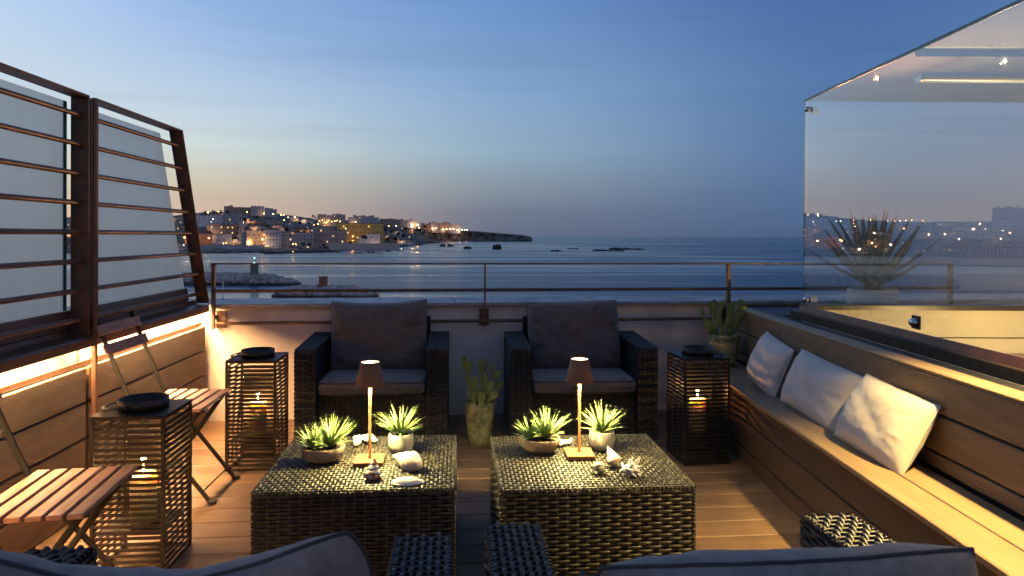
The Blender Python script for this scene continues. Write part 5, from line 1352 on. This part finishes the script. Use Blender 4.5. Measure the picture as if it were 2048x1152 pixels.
cactus(t, .00132, 180, 763, [(188, 595, 190, 525, 52, -.03), (158, 600, 148, 515, 36, .0), (150, 530, 160, 452, 42, -.02), (195, 535, 204, 438, 37, -.01), (212, 536, 238, 474, 46, -.025), (215, 563, 262, 522, 44, -.03),
                            (142, 530, 122, 445, 34, .015), (128, 452, 131, 384, 44, .0), (114, 440, 104, 366, 26, .02), (188, 455, 184, 378, 34, .02), (200, 445, 206, 388, 22, .03), (236, 470, 237, 404, 18, .01), (248, 485, 266, 431, 32, .0), (250, 530, 285, 478, 34, .02), (172, 595, 178, 520, 44, .02), (212, 595, 224, 530, 44, .015)])
t = thing('potted_cactus', 'prickly pear cactus in a squat leaf-patterned pot on the far end of the bench', 'cactus', (1.40, 4.50, .4025), 0, 'prickly pears in leaf patterned pots')
pot_leaf(t, .060, .094, .188, 4)
cactus(t, .000805, 275, 715, [(108, 340, 96, 250, 40, .0), (195, 478, 120, 335, 82, .0), (215, 478, 202, 325, 70, .02), (205, 345, 200, 175, 54, .02), (180, 320, 172, 195, 30, .03), (245, 280, 252, 184, 56, -.01), (250, 410, 236, 272, 62, .0), (298, 320, 302, 216, 48, -.03), (268, 425, 290, 312, 44, -.035),
                              (303, 235, 306, 180, 30, .04), (325, 420, 352, 195, 78, .02), (385, 290, 418, 174, 78, -.01), (340, 475, 436, 262, 84, .0), (420, 390, 462, 232, 62, .03), (245, 495, 245, 400, 54, -.03), (302, 495, 306, 408, 60, -.03)])

# ---- agave beyond the glass
t = thing('potted_agave', 'large spiky agave in a round white planter behind the glass', 'agave', (2.515, 4.76, .746))
q = Geo(); q.lathe([(0, 0), (.140, 0), (.158, .012), (.160, .135), (.155, .148), (.145, .146), (.143, .12), (0, .12)], 44); q.build('planter', M['whitepot'], t)
rr = random.Random(12)
for k in range(34):
    az = k * 2.399 + rr.uniform(-.1, .1); f = k / 33; el = R(84 - 62 * f ** 1.1 + rr.uniform(-5, 5)); L_ = .36 + .16 * math.sin(f * 3) + rr.uniform(-.03, .03)
    p = Vector((.05 * f * math.cos(az), .05 * f * math.sin(az), .18 + .10 * (1 - f))); d = Vector((math.cos(az) * math.cos(el), math.sin(az) * math.cos(el), math.sin(el))); side = Vector((-math.sin(az), math.cos(az), 0)); q = Geo(); vs = []
    S_ = 8
    for i in range(S_ + 1):
        g_ = i / S_; w = .038 * (1 - g_) ** .7 * (.6 + g_ * 1.5 * (1 - g_)) + .0008; up = side.cross(d).normalized()
        vs += [p - side * w - up * w * -.35, p + up * -w * .55, p + side * w + up * w * .35]
        p = p + d * (L_ / S_); d = (d + Vector((0, 0, .035 if el < R(55) else 0))).normalized()
    q.add(vs, [(i * 3 + j, i * 3 + j + 1, i * 3 + j + 4, i * 3 + j + 3) for i in range(S_) for j in (0, 1)], True)
    q.build('leaf', M['agave'], t)
q = Geo(); q.tube([(0, 0, .1), (0, 0, .22)], [.07, .05], 12); q.build('stem', M['agave'], t)
q = Geo()
for k in range(30): rough_blob(q, (.12 * math.cos(k * 2.4) * (k / 30) ** .5, .12 * math.sin(k * 2.4) * (k / 30) ** .5, .12), (.02, .02, .012), k, 1)
o = q.build('soil', M['soil'], t); o['kind'] = 'stuff'

# ---- folding chairs
def make_fold(label, c, rz):
    t = thing('folding_chair', label, 'folding chair', c, rz, 'folding chairs with wooden slats')
    sm = Geo()
    n = 6; 
    for k in range(n):
        x = -.135 + k * .054
        put('seat_slat', board_mesh(.42, .044, .016, M['teak'], .003), t, mw=frame_m((x, 0, .446), (0, 1, 0), (1, 0, 0)))
    # back: two slats leaning against the wall side
    dirb = Vector((-.155, 0, .39)).normalized()
    for f in (.292, .386):
        p = Vector((-.165, 0, .45)) + dirb * f
        put('back_slat', board_mesh(.40, .050, .013, M['teak'], .003), t, mw=frame_m((p.x + .006, 0, p.z), (0, 1, 0), dirb))
    def strap(name, pts, w=.022, th=.005, wide=(0, 0, 1)):
        q = Geo(); q.tube(pts, w / 2, 8, flat=th / w, up=(0, 1, 0)); q.build(name, M['chairmetal'], t)
    for s in (-1, 1):
        y = s * .165
        b0 = Vector((-.165, y, .45)); top = b0 + dirb * .44
        strap('back_leg', [top, b0 + dirb * .30, b0 + dirb * .12, b0 + Vector((.012, 0, -.02)), Vector((.02, y, .22)), Vector((.185, y, .008))])
        y2 = s * .148
        strap('front_leg', [Vector((.13, y2, .432)), Vector((-.02, y2, .22)), Vector((-.19, y2, .008))])
        q = Geo(); q.chbox((-.0, y, .432), (.31, .006, .014), .001); q.build('seat_rail', M['chairmetal'], t)
        q = Geo(); q.chbox((.192, y, .010), (.038, .016, .018), .003); q.chbox((-.197, y2, .010), (.038, .016, .018), .003); o = q.build('foot', M['socket'], t); o['kind'] = 'stuff'
    for (x, z, yy) in [(.145, .055, .165), (-.15, .055, .148), (-.175, .425, .165)]:
        q = Geo(); q.tube([(x, -yy, z), (x, yy, z)], .0035, 8); q.build('cross_rod', M['chairmetal'], t)
    return t
fcF = make_fold('folding chair with wooden slats standing by the left wall, behind the nearest lantern', (-1.585, 3.305, 0), R(4))
fcN = dup(fcF, 'nearest folding chair, its wooden seat at the left edge of the picture', (-1.405, 2.115, 0), R(10))

# ---- lamps that light the right-hand side (an outdoor downlight by the glass) and the stairwell
wlmp = thing('wall_downlight', 'small outdoor downlight on the glass enclosure frame above the near bench', 'downlight', (1.74, 1.90, 1.92))
q = Geo(); q.lathe([(0, .12), (.035, .12), (.038, .115), (.038, 0), (.034, 0), (.034, .06), (0, .06)], 24); q.build('housing', M['lantern'], wlmp)
q = Geo(); q.chbox((.045, 0, .08), (.05, .03, .03), .003); q.build('arm', M['lantern'], wlmp)
ld = bpy.data.lights.new('downlight_bulb', 'SPOT'); ld.energy = 650; ld.color = (1, .70, .24); ld.spot_size = R(88); ld.spot_blend = 1.0; ld.shadow_soft_size = .03
lo = bpy.data.objects.new('downlight_bulb', ld); COL.objects.link(lo); lo.parent = wlmp; lo.location = (0, 0, .0)
tgt = Vector((1.32, 1.90, 0)) - Vector((1.74, 1.90, 1.92)); lo.rotation_euler = tgt.to_track_quat('-Z', 'Y').to_euler()
sl = thing('stair_lamp', 'small round floor lamp on the stair landing', 'lamp', (3.0, 3.25, .56))
q = Geo(); q.lathe([(0, 0), (.05, 0), (.05, .03), (0, .03)], 20); q.build('diffuser', M['stairglow'] if 'stairglow' in M else emat('stair_lamp_glow', (1, .8, .5), 12), sl)
ld = bpy.data.lights.new('stair_bulb', 'POINT'); ld.energy = 55; ld.color = (1, .76, .40); ld.shadow_soft_size = .05
lo = bpy.data.objects.new('stair_bulb', ld); COL.objects.link(lo); lo.parent = sl; lo.location = (0, 0, .09); ld.energy = 55; ld.color = (1, .70, .30)
